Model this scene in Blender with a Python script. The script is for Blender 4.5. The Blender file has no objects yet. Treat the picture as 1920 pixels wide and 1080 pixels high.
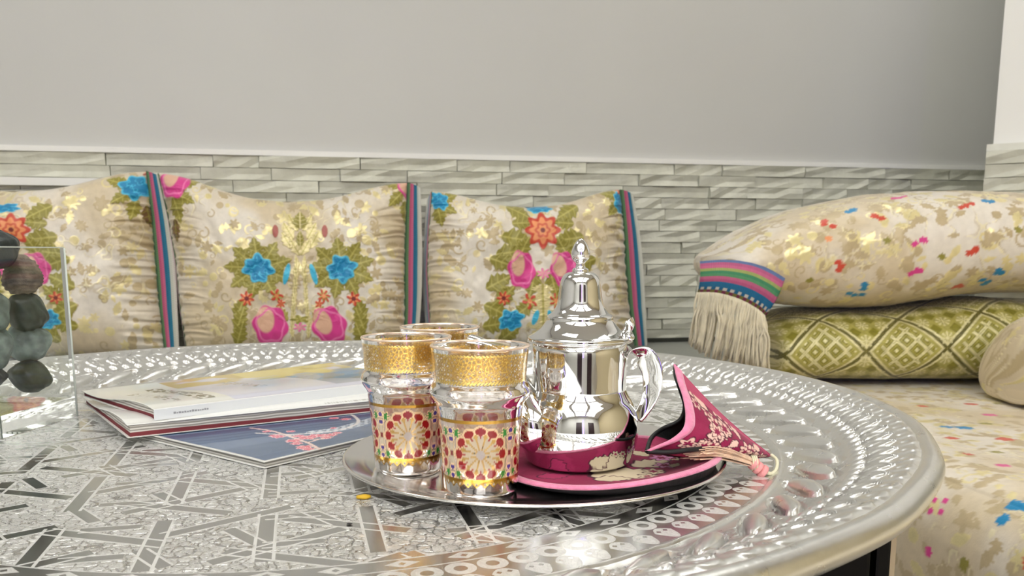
import bpy, bmesh, math, random
import numpy as np
from mathutils import Vector, Matrix
C = bpy.context.scene.collection
sc = bpy.context.scene
PI = math.pi
# ------------------------------------------------------------------ camera
ZC, PITCH, FPX, Y0 = 0.70, 0.1529, 1600.0, 720.0
cd = bpy.data.cameras.new('camera'); cam = bpy.data.objects.new('camera', cd); C.objects.link(cam)
cam.location = (0, 0, ZC); cam.rotation_euler = (PI/2 - PITCH, 0, 0)
cd.sensor_width = 36; cd.lens = FPX/1920*36; cd.shift_y = (Y0-540)/1920
cd.clip_start = 0.02; cd.clip_end = 50
cd.dof.use_dof = True; cd.dof.focus_distance = 0.60; cd.dof.aperture_fstop = 20
sc.camera = cam
# ------------------------------------------------------------------ world, exposure
w = bpy.data.worlds.new('world'); sc.world = w; w.use_nodes = True
w.node_tree.nodes['Background'].inputs[0].default_value = (0.9, 0.95, 1, 1)
w.node_tree.nodes['Background'].inputs[1].default_value = 0.3
sc.view_settings.view_transform = 'Standard'; sc.view_settings.look = 'None'
sc.view_settings.gamma = 1; sc.view_settings.use_curve_mapping = False
sc.view_settings.exposure = 0.16
sc.cycles.max_bounces = 24; sc.cycles.transmission_bounces = 24; sc.cycles.glossy_bounces = 8
CEIL_PANELS = [(x, y, 1.12) for x in (-1.35, 0.0, 1.35) for y in (-2.3, -0.95)]+[(x, y, .6) for x, y in ((-1.7, 1.1), (-0.3, 1.1), (0.82, 1.95))]  # the small unseen panels are added to brighten and even out the back wall
CEIL_STRENGTH = 5.6
CZ = 2.7

# ------------------------------------------------------------------ view maths (pixel -> point where the thing stands)
def ray(x, y):
    dx, dy = (x-960)/FPX, (y-Y0)/FPX
    return np.array([dx, math.cos(PITCH)-dy*math.sin(PITCH), -math.sin(PITCH)-dy*math.cos(PITCH)])
O3 = np.array([0, 0, ZC])
def atz(x, y, z): d = ray(x, y); return O3+d*(z-ZC)/d[2]
def atY(x, y, Y): d = ray(x, y); return O3+d*Y/d[1]

def proj(V):               # world points (...,3) -> photo pixels, to find which spot of a cloth a flower sits on
    X, Y, Z = V[..., 0], V[..., 1], V[..., 2]-ZC; cz = Y*math.cos(PITCH)-Z*math.sin(PITCH); cy = -(Y*math.sin(PITCH)+Z*math.cos(PITCH))
    return 960+FPX*X/cz, Y0+FPX*cy/cz
def spot(V, S, T, px, py, ok=None):
    a, b = proj(V); d = (a-px)**2+(b-py)**2
    if ok is not None: d = np.where(ok, d, 1e9)
    i = np.unravel_index(np.argmin(d), d.shape); return float(S[i]), float(T[i])
# ------------------------------------------------------------------ helpers
def srgb(r, g, b):
    f = lambda c: ((c/255+0.055)/1.055)**2.4 if c > 10 else c/255/12.92
    return (f(r), f(g), f(b))
def tag(o, label=None, cat=None, group=None, kind=None):
    if label: o['label'] = label
    if cat: o['category'] = cat
    if group: o['group'] = group
    if kind: o['kind'] = kind
    return o
def empty(name, loc=(0, 0, 0), rz=0.0):
    o = bpy.data.objects.new(name, None); C.objects.link(o); o.location = loc; o.rotation_euler = (0, 0, rz)
    o.empty_display_size = 0.05
    return o
def link(name, me, m=None, parent=None):
    o = bpy.data.objects.new(name, me); C.objects.link(o)
    if m and not me.materials: me.materials.append(m)
    if parent: o.parent = parent
    return o
def bm_obj(name, bm, m=None, parent=None, smooth=False):
    bmesh.ops.recalc_face_normals(bm, faces=bm.faces)
    me = bpy.data.meshes.new(name); bm.to_mesh(me); bm.free()
    if smooth:
        for p in me.polygons: p.use_smooth = True
    return link(name, me, m, parent)
def mesh_np(name, V, F, col=None, met=None, smooth=True):
    me = bpy.data.meshes.new(name)
    V = np.asarray(V, np.float32).reshape(-1, 3); F = np.asarray(F, np.int32)
    me.vertices.add(len(V)); me.vertices.foreach_set('co', V.ravel())
    n, k = F.shape
    me.loops.add(n*k); me.loops.foreach_set('vertex_index', F.ravel())
    me.polygons.add(n); me.polygons.foreach_set('loop_start', np.arange(0, n*k, k, dtype=np.int32))
    me.polygons.foreach_set('loop_total', np.full(n, k, np.int32))
    me.update(calc_edges=True)
    if smooth: me.polygons.foreach_set('use_smooth', np.ones(n, bool))
    if col is not None:
        a = me.color_attributes.new('Col', 'FLOAT_COLOR', 'POINT')
        c = np.asarray(col, np.float32).reshape(-1, col.shape[-1])
        if c.shape[1] == 3: c = np.concatenate([c, np.ones((len(c), 1), np.float32)], 1)
        a.data.foreach_set('color', c.ravel())
    if met is not None:
        a = me.attributes.new('Met', 'FLOAT', 'POINT'); a.data.foreach_set('value', np.asarray(met, np.float32).ravel())
    me.validate(); me.update()
    return me
def grid_faces(n, m, wrapu=False, wrapv=False, flip=False, off=0):
    i = np.arange(n if wrapu else n-1); j = np.arange(m if wrapv else m-1)
    I, J = np.meshgrid(i, j, indexing='ij'); I2, J2 = (I+1) % n, (J+1) % m
    F = np.stack([I*m+J, I2*m+J, I2*m+J2, I*m+J2], -1).reshape(-1, 4)+off
    return F[:, ::-1] if flip else F
def box_bm(bm, x0, x1, y0, y1, z0, z1, bev=0.0):
    r = bmesh.ops.create_cube(bm, size=1)
    for v in r['verts']: v.co = Vector((x0+(v.co.x+.5)*(x1-x0), y0+(v.co.y+.5)*(y1-y0), z0+(v.co.z+.5)*(z1-z0)))
    if bev:
        es = list({e for v in r['verts'] for e in v.link_edges})
        bmesh.ops.bevel(bm, geom=es, offset=bev, segments=2, affect='EDGES', profile=.6)
def box(name, x0, x1, y0, y1, z0, z1, m, parent=None, bev=0.0):
    bm = bmesh.new(); box_bm(bm, x0, x1, y0, y1, z0, z1, bev)
    return bm_obj(name, bm, m, parent)
def prism(name, pts, z0, z1, m, parent=None, bev=0.0):
    bm = bmesh.new()
    a = [bm.verts.new((x, y, z0)) for x, y in pts]; f = bm.faces.new(a)
    r = bmesh.ops.extrude_face_region(bm, geom=[f])
    for v in r['geom']:
        if isinstance(v, bmesh.types.BMVert): v.co.z = z1
    if bev: bmesh.ops.bevel(bm, geom=list(bm.edges), offset=bev, segments=2, affect='EDGES')
    return bm_obj(name, bm, m, parent)
def lathe_mesh(name, prof, n=96, closed=False, col=None, met=None):
    prof = np.array(prof, float); t = np.linspace(0, 2*PI, n, endpoint=False)
    V = np.stack([prof[:, 0, None]*np.cos(t), prof[:, 0, None]*np.sin(t), np.repeat(prof[:, 1, None], n, 1)], -1)
    return mesh_np(name, V, grid_faces(len(prof), n, wrapu=closed, wrapv=True), col, met)
def smooth_prof(pts, k=8):
    """Catmull-Rom resample of (r,z) points; a point repeated twice makes a hard corner"""
    P = np.array(pts, float); out = []
    for i in range(len(P)-1):
        p0, p1, p2, p3 = P[max(i-1, 0)], P[i], P[i+1], P[min(i+2, len(P)-1)]
        for s in np.linspace(0, 1, k, endpoint=False):
            out.append(.5*((2*p1)+(-p0+p2)*s+(2*p0-5*p1+4*p2-p3)*s*s+(-p0+3*p1-3*p2+p3)*s**3))
    out.append(P[-1]); return np.array(out)
def crom(P, n):
    P = np.array(P, float); k = len(P)-1; t = np.linspace(0, k, n); o = []
    for s in t:
        i = min(int(s), k-1); f = s-i
        p0, p1, p2, p3 = P[max(i-1, 0)], P[i], P[i+1], P[min(i+2, k)]
        o.append(.5*((2*p1)+(-p0+p2)*f+(2*p0-5*p1+4*p2-p3)*f*f+(-p0+3*p1-3*p2+p3)*f**3))
    return np.array(o)
def tube_np(P, R, k=10, cap=True, flat=None, side=None):
    """sweep an ellipse along P; R radius per point; flat = (a,b) multipliers; side = reference side vector"""
    P = np.array(P, float); n = len(P); R = np.broadcast_to(R, (n,)).astype(float)
    T = np.gradient(P, axis=0); T /= np.linalg.norm(T, axis=1)[:, None]+1e-12
    ref = np.array(side if side is not None else (0.13, 0.2, 1.0), float); ref /= np.linalg.norm(ref)
    A = []; prev = None
    for i in range(n):
        r = ref if (prev is None or side is not None) else prev
        a = r-T[i]*np.dot(r, T[i])
        if np.linalg.norm(a) < 1e-4: a = np.cross(T[i], (0, 1, 0.3))
        a /= np.linalg.norm(a); A.append(a); prev = a
    A = np.array(A); B = np.cross(T, A); t = np.linspace(0, 2*PI, k, endpoint=False); fa, fb = flat or (1, 1)
    V = P[:, None]+R[:, None, None]*(fa*np.cos(t)[None, :, None]*A[:, None]+fb*np.sin(t)[None, :, None]*B[:, None])
    V = V.reshape(-1, 3); F = grid_faces(n, k, wrapv=True).tolist()
    if cap:
        V = np.concatenate([V, P[:1], P[-1:]]); a, b = n*k, n*k+1
        for j in range(k):
            F.append([a, j, (j+1) % k, (j+1) % k]); F.append([b, (n-1)*k+(j+1) % k, (n-1)*k+j, (n-1)*k+j])
    return V, F
def mesh_list(name, parts, smooth=True):
    """join (V,F) lists into one mesh (F quads, a repeated last index = triangle)"""
    V = []; F = []; o = 0
    for v, f in parts:
        V.append(np.asarray(v)); F += [[a+o for a in (q if q[-1] != q[-2] else q[:-1])] for q in (f.tolist() if hasattr(f, 'tolist') else f)]; o += len(v)
    me = bpy.data.meshes.new(name); me.from_pydata(np.concatenate(V).tolist(), [], F); me.update()
    if smooth: me.polygons.foreach_set('use_smooth', np.ones(len(me.polygons), bool))
    return me

# ------------------------------------------------------------------ numpy noise and pattern stamps
class VN:
    def __init__(s, seed): s.g = np.random.RandomState(seed).rand(128, 128)
    def __call__(s, x, y):
        xi, yi = np.floor(x).astype(int), np.floor(y).astype(int); fx, fy = x-xi, y-yi
        fx = fx*fx*(3-2*fx); fy = fy*fy*(3-2*fy); g = lambda a, b: s.g[a % 128, b % 128]
        return (g(xi, yi)*(1-fx)+g(xi+1, yi)*fx)*(1-fy)+(g(xi, yi+1)*(1-fx)+g(xi+1, yi+1)*fx)*fy
def fbm(x, y, seed, o=3):
    n = VN(seed); r = 0; a = .5; t = 0
    for i in range(o): r = r+a*n(x*2**i+i*17.3, y*2**i+i*9.1); t += a; a *= .5
    return r/t
def sm(a, b, x): t = np.clip((x-a)/(b-a), 0, 1); return t*t*(3-2*t)
def put(col, mask, c, alpha=None):
    m = np.clip(mask, 0, 1)[..., None]; c = np.array(c if len(c) == 4 else tuple(c)+((0.0 if alpha is None else alpha),))
    col[...] = col*(1-m)+c*m
def stamp(col, S, T, cx, cy, sx, sy, rot, kind, c1, c2=None, c3=None, alpha=0.0, seed=0, H=None, raise_=0.0):
    R = max(sx, sy)*1.35
    idx = np.nonzero((np.abs(S-cx) < R) & (np.abs(T-cy) < R))
    if len(idx[0]) == 0: return
    x = S[idx]-cx; y = T[idx]-cy; c, s = math.cos(rot), math.sin(rot)
    X = (c*x+s*y)/sx; Y = (-s*x+c*y)/sy; r = np.hypot(X, Y); th = np.arctan2(Y, X); e = 0.05
    sub = col[idx]
    if kind == 'leaf':       # serrated leaf along +X from -1 to 1
        u = (X+1)/2; wv = np.where((u > 0) & (u < 1), np.sin(PI*np.clip(u, 0, 1)**.8)*.95, -1)
        tri = np.abs(((u*4.5-np.abs(Y)*.7) % 1)-.5)*2
        m = sm(-e, e, wv*(0.72+.38*tri)-np.abs(Y)); put(sub, m, c1, alpha)
        if c2 is not None: put(sub, m*(sm(.14, .02, np.abs(Y))+.75*sm(.75, .95, tri)*(u < .85)), c2, alpha)
    elif kind == 'flower':
        k = 5+seed % 3; m = sm(-e, e, .78+.22*np.cos(k*th+seed)-r); put(sub, m, c1, alpha)
        if c2 is not None: put(sub, m*sm(.35, .55, np.cos(k*th+seed+2.2)*.5+.5-np.abs(r-.5)*.8), c2, alpha)
        if c3 is not None: put(sub, sm(.34, .24, r), c3, alpha)
    elif kind == 'peony':
        rg = .80+.10*np.cos(7*th+seed)+.07*np.cos(4*th+2*seed); m = sm(-e, e, rg-r); put(sub, m, c2 or c1, alpha); put(sub, sm(-e, e, rg-.12-r), c1, alpha)
        q = fbm(X*3.2+seed, Y*3.2, 17, 2); put(sub, m*sm(.05, .015, np.abs(q-.5))*.9, c2 or c1, alpha)
    elif kind == 'zinnia':
        m = sm(-e, e, .86+.14*np.cos(8*th)-r); put(sub, m, c1, alpha)
        put(sub, sm(-e, e, .62+.12*np.cos(8*th)-r), c2, alpha)
        put(sub, sm(.10, .04, np.abs(r-.33-.05*np.cos(6*th)))*.8, c1, alpha); put(sub, sm(.16, .1, r), c3, alpha)
    elif kind == 'rose':
        m = sm(-e, e, .92+.07*np.cos(6*th+1)-r); put(sub, m, c1, alpha)
        put(sub, sm(-.08, .05, .5-np.hypot((X+.25)/.9, (Y-.28)/1.15)), c2, alpha)
        put(sub, m*sm(.07, .02, np.abs(r-.72-.06*np.sin(5*th))), c3, alpha)
    elif kind == 'dot':
        m = sm(-e, e, .9-r); put(sub, m, c1, alpha)
    elif kind == 'scroll':
        m = sm(.16, .06, np.abs(r-.25-(th+PI)/(2*PI)*.6)); put(sub, m, c1, alpha)
    col[idx] = sub
    if H is not None: H[idx] += m*raise_
IVORY = srgb(222, 214, 200); CREAM = srgb(206, 190, 160); TAN = srgb(188, 170, 134); PGOLD = srgb(226, 212, 158)
OLIVE = srgb(142, 134, 52); OLIVE2 = srgb(182, 172, 92); BLUE = srgb(10, 130, 180); BLUE2 = srgb(70, 185, 220)
PINK = srgb(214, 60, 140); PINK2 = srgb(235, 120, 175); PPALE = srgb(222, 178, 150); RED = srgb(200, 70, 48); ORANGE = srgb(232, 150, 95)
DRED = srgb(120, 40, 40)
def brocade(S, T, seed, dens=1.0, warm=.5):
    """damask cloth: ivory satin with tan and pale-gold woven leaves; alpha = gold thread"""
    col = np.zeros(S.shape+(4,)); n = fbm(S*7+3, T*7, seed, 3)
    base = np.array(IVORY+(0,)); cr = np.array(CREAM+(0,)); m = sm(.35, .65, n+(warm-.5)*.5)[..., None]; col[:] = base*(1-m)+cr*m
    H = np.zeros(S.shape); rs = np.random.RandomState(seed)
    s0, s1, t0, t1 = S.min(), S.max(), T.min(), T.max(); k = int(dens*(s1-s0)*(t1-t0)/(.030**2))
    for i in range(min(k, 3000)):
        cx, cy = rs.uniform(s0, s1), rs.uniform(t0, t1); z = rs.uniform(.008, .019); a = rs.uniform(0, 2*PI)
        cc = TAN if rs.rand() < .55 else PGOLD; al = 0.15 if cc is TAN else .55
        kd = ['leaf', 'leaf', 'flower', 'scroll', 'dot'][rs.randint(5)]
        q = .7 if kd == 'dot' else 1
        stamp(col, S, T, cx, cy, z*q, z*(.55 if kd == 'leaf' else q), a, kd, cc, alpha=al, seed=i, H=H, raise_=.0004)
    q1 = fbm(S*34+5, T*34, seed+8, 2); gate = sm(.48, .56, fbm(S*13, T*13+4, seed+9, 2)); ln = sm(.022, .008, np.abs(q1-.5))*gate
    put(col, ln*.8, srgb(232, 222, 184), .45); H += ln*.0006; put(col, sm(.022, .008, np.abs(q1-.535))*gate*.45, TAN, .1)
    wv = fbm(S*150, T*150, seed+5, 2)[..., None]; col[..., :3] *= .93+.14*wv
    return col, H

# ------------------------------------------------------------------ node helper
class NT:
    def __init__(s, name):
        s.m = bpy.data.materials.new(name); s.m.use_nodes = True; s.t = s.m.node_tree; s.n = s.t.nodes; s.l = s.t.links
        s.b = s.n['Principled BSDF']; s.out = s.n['Material Output']
    def add(s, t, **k):
        n = s.n.new(t)
        for a, b in k.items(): setattr(n, a, b)
        return n
    def inp(s, sock, v):
        if isinstance(v, Ex): s.l.new(v.s, sock)
        elif hasattr(v, 'is_output'): s.l.new(v, sock)
        else:
            if isinstance(v, (tuple, list)) and len(v) == 3 and sock.type == 'RGBA': v = tuple(v)+(1,)
            sock.default_value = v
    def math(s, op, *a):
        n = s.add('ShaderNodeMath', operation=op)
        for i, v in enumerate(a): s.inp(n.inputs[i], v)
        return Ex(s, n.outputs[0])
    def set(s, **k):
        for a, v in k.items(): s.inp(s.b.inputs[a.replace('_', ' ')], v)
        return s
    def mix(s, f, a, b):
        n = s.add('ShaderNodeMix', data_type='RGBA'); s.inp(n.inputs[0], f); s.inp(n.inputs[6], a); s.inp(n.inputs[7], b)
        return n.outputs[2]
    def coord(s, kind='Object'): return s.add('ShaderNodeTexCoord').outputs[kind]
    def xyz(s, v=None):
        n = s.add('ShaderNodeSeparateXYZ'); s.l.new(v or s.coord(), n.inputs[0]); return [Ex(s, o) for o in n.outputs]
    def noise(s, scale, detail=3, v=None, rough=.5, out=0, dist=0.0):
        n = s.add('ShaderNodeTexNoise'); s.l.new(v or s.coord(), n.inputs['Vector']); n.inputs['Scale'].default_value = scale
        n.inputs['Detail'].default_value = detail; n.inputs['Roughness'].default_value = rough; n.inputs['Distortion'].default_value = dist
        return Ex(s, n.outputs[out])
    def voro(s, scale, feature='F1', v=None, out=0):
        n = s.add('ShaderNodeTexVoronoi', feature=feature); s.l.new(v or s.coord(), n.inputs['Vector']); n.inputs['Scale'].default_value = scale
        return Ex(s, n.outputs[out])
    def ramp(s, v, a, b, c=0., d=1.):
        n = s.add('ShaderNodeMapRange', interpolation_type='SMOOTHSTEP'); s.inp(n.inputs[0], v)
        for i, q in enumerate((a, b, c, d)): n.inputs[i+1].default_value = q
        return Ex(s, n.outputs[0])
    def bump(s, h, strength=.5, dist=.001):
        n = s.add('ShaderNodeBump'); s.inp(n.inputs['Height'], h); n.inputs['Strength'].default_value = strength; n.inputs['Distance'].default_value = dist
        s.l.new(n.outputs[0], s.b.inputs['Normal']); return n
    def attr(s, name='Col'):
        return s.add('ShaderNodeAttribute', attribute_name=name)
class Ex:
    def __init__(s, t, sock): s.t = t; s.s = sock
    def __add__(s, o): return s.t.math('ADD', s, o)
    __radd__ = __add__
    def __sub__(s, o): return s.t.math('SUBTRACT', s, o)
    def __rsub__(s, o): return s.t.math('SUBTRACT', o, s)
    def __mul__(s, o): return s.t.math('MULTIPLY', s, o)
    __rmul__ = __mul__
    def __truediv__(s, o): return s.t.math('DIVIDE', s, o)
    def abs(s): return s.t.math('ABSOLUTE', s)
    def frac(s): return s.t.math('FRACT', s)
    def floor(s): return s.t.math('FLOOR', s)
    def sqrt(s): return s.t.math('SQRT', s)
    def sin(s): return s.t.math('SINE', s)
    def cos(s): return s.t.math('COSINE', s)
    def lt(s, o): return s.t.math('LESS_THAN', s, o)
    def gt(s, o): return s.t.math('GREATER_THAN', s, o)
    def max(s, o): return s.t.math('MAXIMUM', s, o)
    def min(s, o): return s.t.math('MINIMUM', s, o)
def simple(name, col, rough=.5, metal=0.0, bump=0, bscale=200, bd=.0005, var=0.0, vs=20, **k):
    t = NT(name); t.set(Roughness=rough, Metallic=metal)
    if var:
        c2 = tuple(min(1, c*(1+var)) for c in col); c1 = tuple(c*(1-var) for c in col)
        t.set(Base_Color=t.mix(t.ramp(t.noise(vs, 4), .3, .7), c1, c2))
    else: t.set(Base_Color=col)
    if bump: t.bump(t.noise(bscale, 4), bump, bd)
    for a, v in k.items(): t.inp(t.b.inputs[a.replace('_', ' ')], v)
    return t.m

# ------------------------------------------------------------------ materials
M = {}
M['paint'] = simple('wall_paint', srgb(199, 199, 195), .55, bump=.25, bscale=90, bd=.0006, var=.03, vs=1.2)
M['white'] = simple('white_paint', srgb(236, 236, 232), .4)
M['ceiling'] = simple('ceiling_paint', srgb(238, 238, 236), .7)
M['floor'] = simple('floor_tile', srgb(150, 142, 130), .3, var=.15, vs=4)
M['stone'] = simple('stone_cladding', srgb(206, 206, 192), .75, bump=.8, bscale=45, bd=.003, var=.10, vs=14)
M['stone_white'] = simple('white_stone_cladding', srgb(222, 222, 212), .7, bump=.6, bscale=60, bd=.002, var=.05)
M['mortar'] = simple('mortar', srgb(165, 165, 152), .9, bump=.5)
M['dark'] = simple('dark_gap_paint', srgb(48, 50, 44), .5)
M['grey_board'] = simple('grey_bench_lacquer', srgb(150, 152, 146), .35, var=.04)
M['black'] = simple('black_lacquer', srgb(5, 5, 6), .3, Specular_IOR_Level=.25)
M['edge_wood'] = simple('pale_edge_strip', srgb(190, 172, 140), .4)
M['chrome'] = simple('polished_steel', (.77, .77, .76), .03, 1.0)
M['tray_silver'] = simple('silver_plate', (.80, .78, .76), .12, 1.0, bump=.05, bscale=40, bd=.0005)
M['violet'] = simple('violet_led', srgb(90, 60, 220), .5, Emission_Color=(.22, .12, 1.0, 1), Emission_Strength=9.0)
M['lamp'] = simple('light_diffuser', (1, 1, 1), .5, Emission_Color=(1.0, .995, .955, 1), Emission_Strength=CEIL_STRENGTH)
M['rosewall'] = simple('dark_door_paint', srgb(52, 38, 44), .4)
M['beige_far'] = simple('warm_far_wall', srgb(205, 190, 150), .6)

def fabric(name, rough=.55, gold=(.86, .70, .35), weave=900, sheen=.3):
    t = NT(name); a = t.attr(); al = Ex(t, a.outputs['Alpha'])
    t.set(Base_Color=a.outputs['Color'], Roughness=t.math('SUBTRACT', rough, al*.25), Metallic=al*.5, Sheen_Weight=sheen, Sheen_Roughness=.4)
    x, y, z = t.xyz()
    h = t.noise(420, 2)*1.2+t.noise(120, 2)*1.0
    t.bump(h, .35, .0004)
    return t.m
M['brocade'] = fabric('brocade_cloth', .42)
M['greencloth'] = fabric('green_brocade_cloth', .5)
M['knit'] = fabric('knitted_trim', .8, sheen=.6)
M['fringe'] = simple('ivory_fringe_yarn', srgb(214, 204, 176), .8, bump=.6, bscale=500, var=.1, vs=60, Sheen_Weight=.5)
M['attr_paper'] = NT('printed_paper').m
t = NT('printed_cover'); a = t.attr(); t.set(Base_Color=a.outputs['Color'], Roughness=.22, Coat_Weight=.3); M['print'] = t.m

# ------------------------------------------------------------------ setting: room
WA = atz(0, 283, .94); WB = atz(1838, 320, .94)
th = math.atan2(WB[1]-WA[1], WB[0]-WA[0]); E1 = np.array([math.cos(th), math.sin(th)]); N1 = np.array([math.sin(th), -math.cos(th)])
def wallpt(s, d): return WA[:2]+E1*s+N1*d              # s along the wall, d out of it into the room
def at_wall(px, py, d):                                 # ray meets the plane at distance d in front of the back wall
    r = ray(px, py); o = wallpt(0, d); k = ((o[0])*N1[0]+(o[1])*N1[1])/(r[0]*N1[0]+r[1]*N1[1]); P = O3+r*k
    s = (P[0]-o[0])*E1[0]+(P[1]-o[1])*E1[1]; return s, P[2]
def struct(o): o['kind'] = 'structure'; return o
def wall_box(name, s0, s1, d0, d1, z0, z1, m, parent=None):
    return prism(name, [tuple(wallpt(s, d)) for s, d in ((s0, d0), (s1, d0), (s1, d1), (s0, d1))], z0, z1, m, parent)
back = struct(empty('wall_back', (WA[0], WA[1], 0), th))
L0, L1 = -1.2, 3.35
def lb(name, s0, s1, d0, d1, z0, z1, m, parent=back): return box(name, s0, s1, -d1, -d0, z0, z1, m, parent)
lb('painted_plaster', L0, L1, -.12, .004, .94, CZ, M['paint'])
lb('cladding_bed', L0, L1, -.12, -.004, 0, .94, M['mortar'])
tr = struct(prism('trim_1', [tuple(wallpt(s, d)) for s, d in ((L0, .004), (L1, .004), (L1, .018), (L0, .018))], .940, .953, M['white']))
# stones: individually laid split-face pieces
rs = random.Random(7)
def stone_mesh(L, h, seed, mat):
    r = random.Random(seed); nx = 4; ny = 2; bm = bmesh.new(); vs = {}
    for i in range(nx+1):
        for j in range(ny+1):
            edge = i in (0, nx) or j in (0, ny)
            d = (.003 if edge else .0)+r.uniform(.006, .016)
            vs[i, j] = bm.verts.new(((i/nx-.5)*L*.99, -d, (j/ny-.5)*h*.96))
    for i in range(nx):
        for j in range(ny): bm.faces.new([vs[i, j], vs[i+1, j], vs[i+1, j+1], vs[i, j+1]])
    ring = [vs[i, 0] for i in range(nx+1)]+[vs[nx, j] for j in range(1, ny+1)]+[vs[i, ny] for i in range(nx-1, -1, -1)]+[vs[0, j] for j in range(ny-1, 0, -1)]
    bk = [bm.verts.new((v.co.x, .004, v.co.z)) for v in ring]; k = len(ring)
    for i in range(k): bm.faces.new([ring[i], ring[(i+1) % k], bk[(i+1) % k], bk[i]])
    bmesh.ops.recalc_face_normals(bm, faces=bm.faces)
    me = bpy.data.meshes.new('stone'); bm.to_mesh(me); bm.free(); me.materials.append(mat); return me
LEN = [.11, .14, .17, .21, .25]
bank = [[stone_mesh(l, .030, 10*i+k, M['stone']) for k in range(4)] for i, l in enumerate(LEN)]
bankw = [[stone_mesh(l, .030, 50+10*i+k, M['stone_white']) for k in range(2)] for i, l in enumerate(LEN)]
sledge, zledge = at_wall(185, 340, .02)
for row in range(16):
    z = .925-row*.0303; s = -.12-rs.random()*.1
    while s < 2.95:
        i = rs.randrange(5); l = LEN[i]
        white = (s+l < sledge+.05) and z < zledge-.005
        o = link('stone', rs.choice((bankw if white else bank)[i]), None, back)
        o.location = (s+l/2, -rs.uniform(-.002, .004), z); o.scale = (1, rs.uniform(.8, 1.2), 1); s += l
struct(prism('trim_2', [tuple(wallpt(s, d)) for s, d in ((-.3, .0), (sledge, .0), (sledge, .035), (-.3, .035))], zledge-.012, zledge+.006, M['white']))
# pillar at the right
PP = atz(1850, 275, .94)[:2]; PQ = atz(1920, 271, .94)[:2]; dq = (PQ-PP)/np.linalg.norm(PQ-PP); nq = np.array([dq[1], -dq[0]])
far = PP+np.array([.52, .85])*.75
pil = struct(empty('wall_right', (PP[0], PP[1], 0), math.atan2(dq[1], dq[0])))
def tol(P): v = np.array(P)-PP; return (float(v@dq), float(-(v@nq)))
inset = PP+dq*.012-nq*.016
prism('painted_plaster', [tol(p) for p in (inset, inset+dq*1.4, inset+dq*1.4-nq*.8, far+dq*.01)], .94, CZ, M['white'], pil)
prism('cladding_bed', [tol(p) for p in (PP-nq*.008, PP+dq*1.4-nq*.008, PP+dq*1.4-nq*.8, far)], 0, .93, M['mortar'], pil)
prism('stone_capping', [tol(p) for p in (PP, PP+dq*1.4, PP+dq*1.4-nq*.1, PP-nq*.02+dq*.03)], .93, .945, M['stone_white'], pil)
for row in range(16):
    z = .914-row*.0303; s = 0.0
    while s < .55:
        i = rs.randrange(5); l = LEN[i]; o = link('stone', rs.choice(bank[i]), None, pil)
        o.location = (s+l/2, 0, z); s += l
pe = PP+dq*1.4
# rest of the room
RX0, RX1, RY0 = -2.9, 2.75, -3.2
struct(prism('floor', [(RX0-.2, RY0-.2), (RX1+.2, RY0-.2), (RX1+.2, 3.4), (RX0-.2, 3.4)], -.1, 0, M['floor']))
struct(prism('ceiling', [(RX0-.2, RY0-.2), (RX1+.2, RY0-.2), (RX1+.2, 3.4), (RX0-.2, 3.4)], CZ, CZ+.1, M['ceiling']))
struct(box('wall_left', RX0-.1, RX0, RY0, 3.2, 0, CZ, M['paint']))
struct(box('wall_side', RX1, RX1+.1, RY0, 3.2, 0, CZ, M['beige_far']))
struct(box('wall_front', RX0, RX1, RY0-.1, RY0, 0, CZ, M['paint']))
d1 = struct(box('door_1', -.55, .15, RY0, RY0+.05, 0, 2.15, M['rosewall'])); box('door_handle', .03, .06, RY0+.05, RY0+.09, 1.0, 1.12, M['chrome'], d1)
d2 = struct(box('door_2', 1.0, 1.8, RY0, RY0+.05, 0, 2.15, M['rosewall'])); box('door_handle', 1.08, 1.11, RY0+.05, RY0+.09, 1.0, 1.12, M['chrome'], d2)
led = tag(box('led_strip', .3, .38, RY0, RY0+.03, .2, 2.4, M['violet']), 'violet glowing light strip upright beside the dark door', 'light')
frs = {}
for i, (x, y, sz) in enumerate(CEIL_PANELS):
    o = empty('ceiling_light', (x, y, CZ)); q = sz/2
    tag(o, 'large square white ceiling light panel on the far side of the room' if sz > 1 else 'small square white ceiling light panel added to brighten the back wall', 'ceiling light', 'large ceiling light panels' if sz > 1 else 'added small ceiling light panels')
    if sz not in frs:
        bm = bmesh.new()
        for a in ((-q-.02, -q, -q-.02, q+.02), (q, q+.02, -q-.02, q+.02), (-q, q, -q-.02, -q), (-q, q, q, q+.02)): box_bm(bm, *a, -.02, 0)
        f_ = bm_obj('frame', bm, M['white'], o); frs[sz] = (f_, box('diffuser', -q, q, -q, q, -.014, -.004, M['lamp'], o))
    else: link('frame', frs[sz][0].data, None, o); link('diffuser', frs[sz][1].data, None, o)
# benches
bench = empty('corner_bench', (WA[0], WA[1], 0), th)
tag(bench, 'grey lacquered corner bench under the three upright cushions', 'bench')
lb('bench_top', -.6, 2.05, .02, .50, .42, .45, M['grey_board'], bench)
lb('bench_front', -.6, 2.05, .44, .47, 0, .42, M['grey_board'], bench)
struct(prism('baseboard_back', [tuple(wallpt(s, d)) for s, d in ((-.6, .003), (2.9, .003), (2.9, .019), (-.6, .019))], .43, .462, M['dark']))

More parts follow.
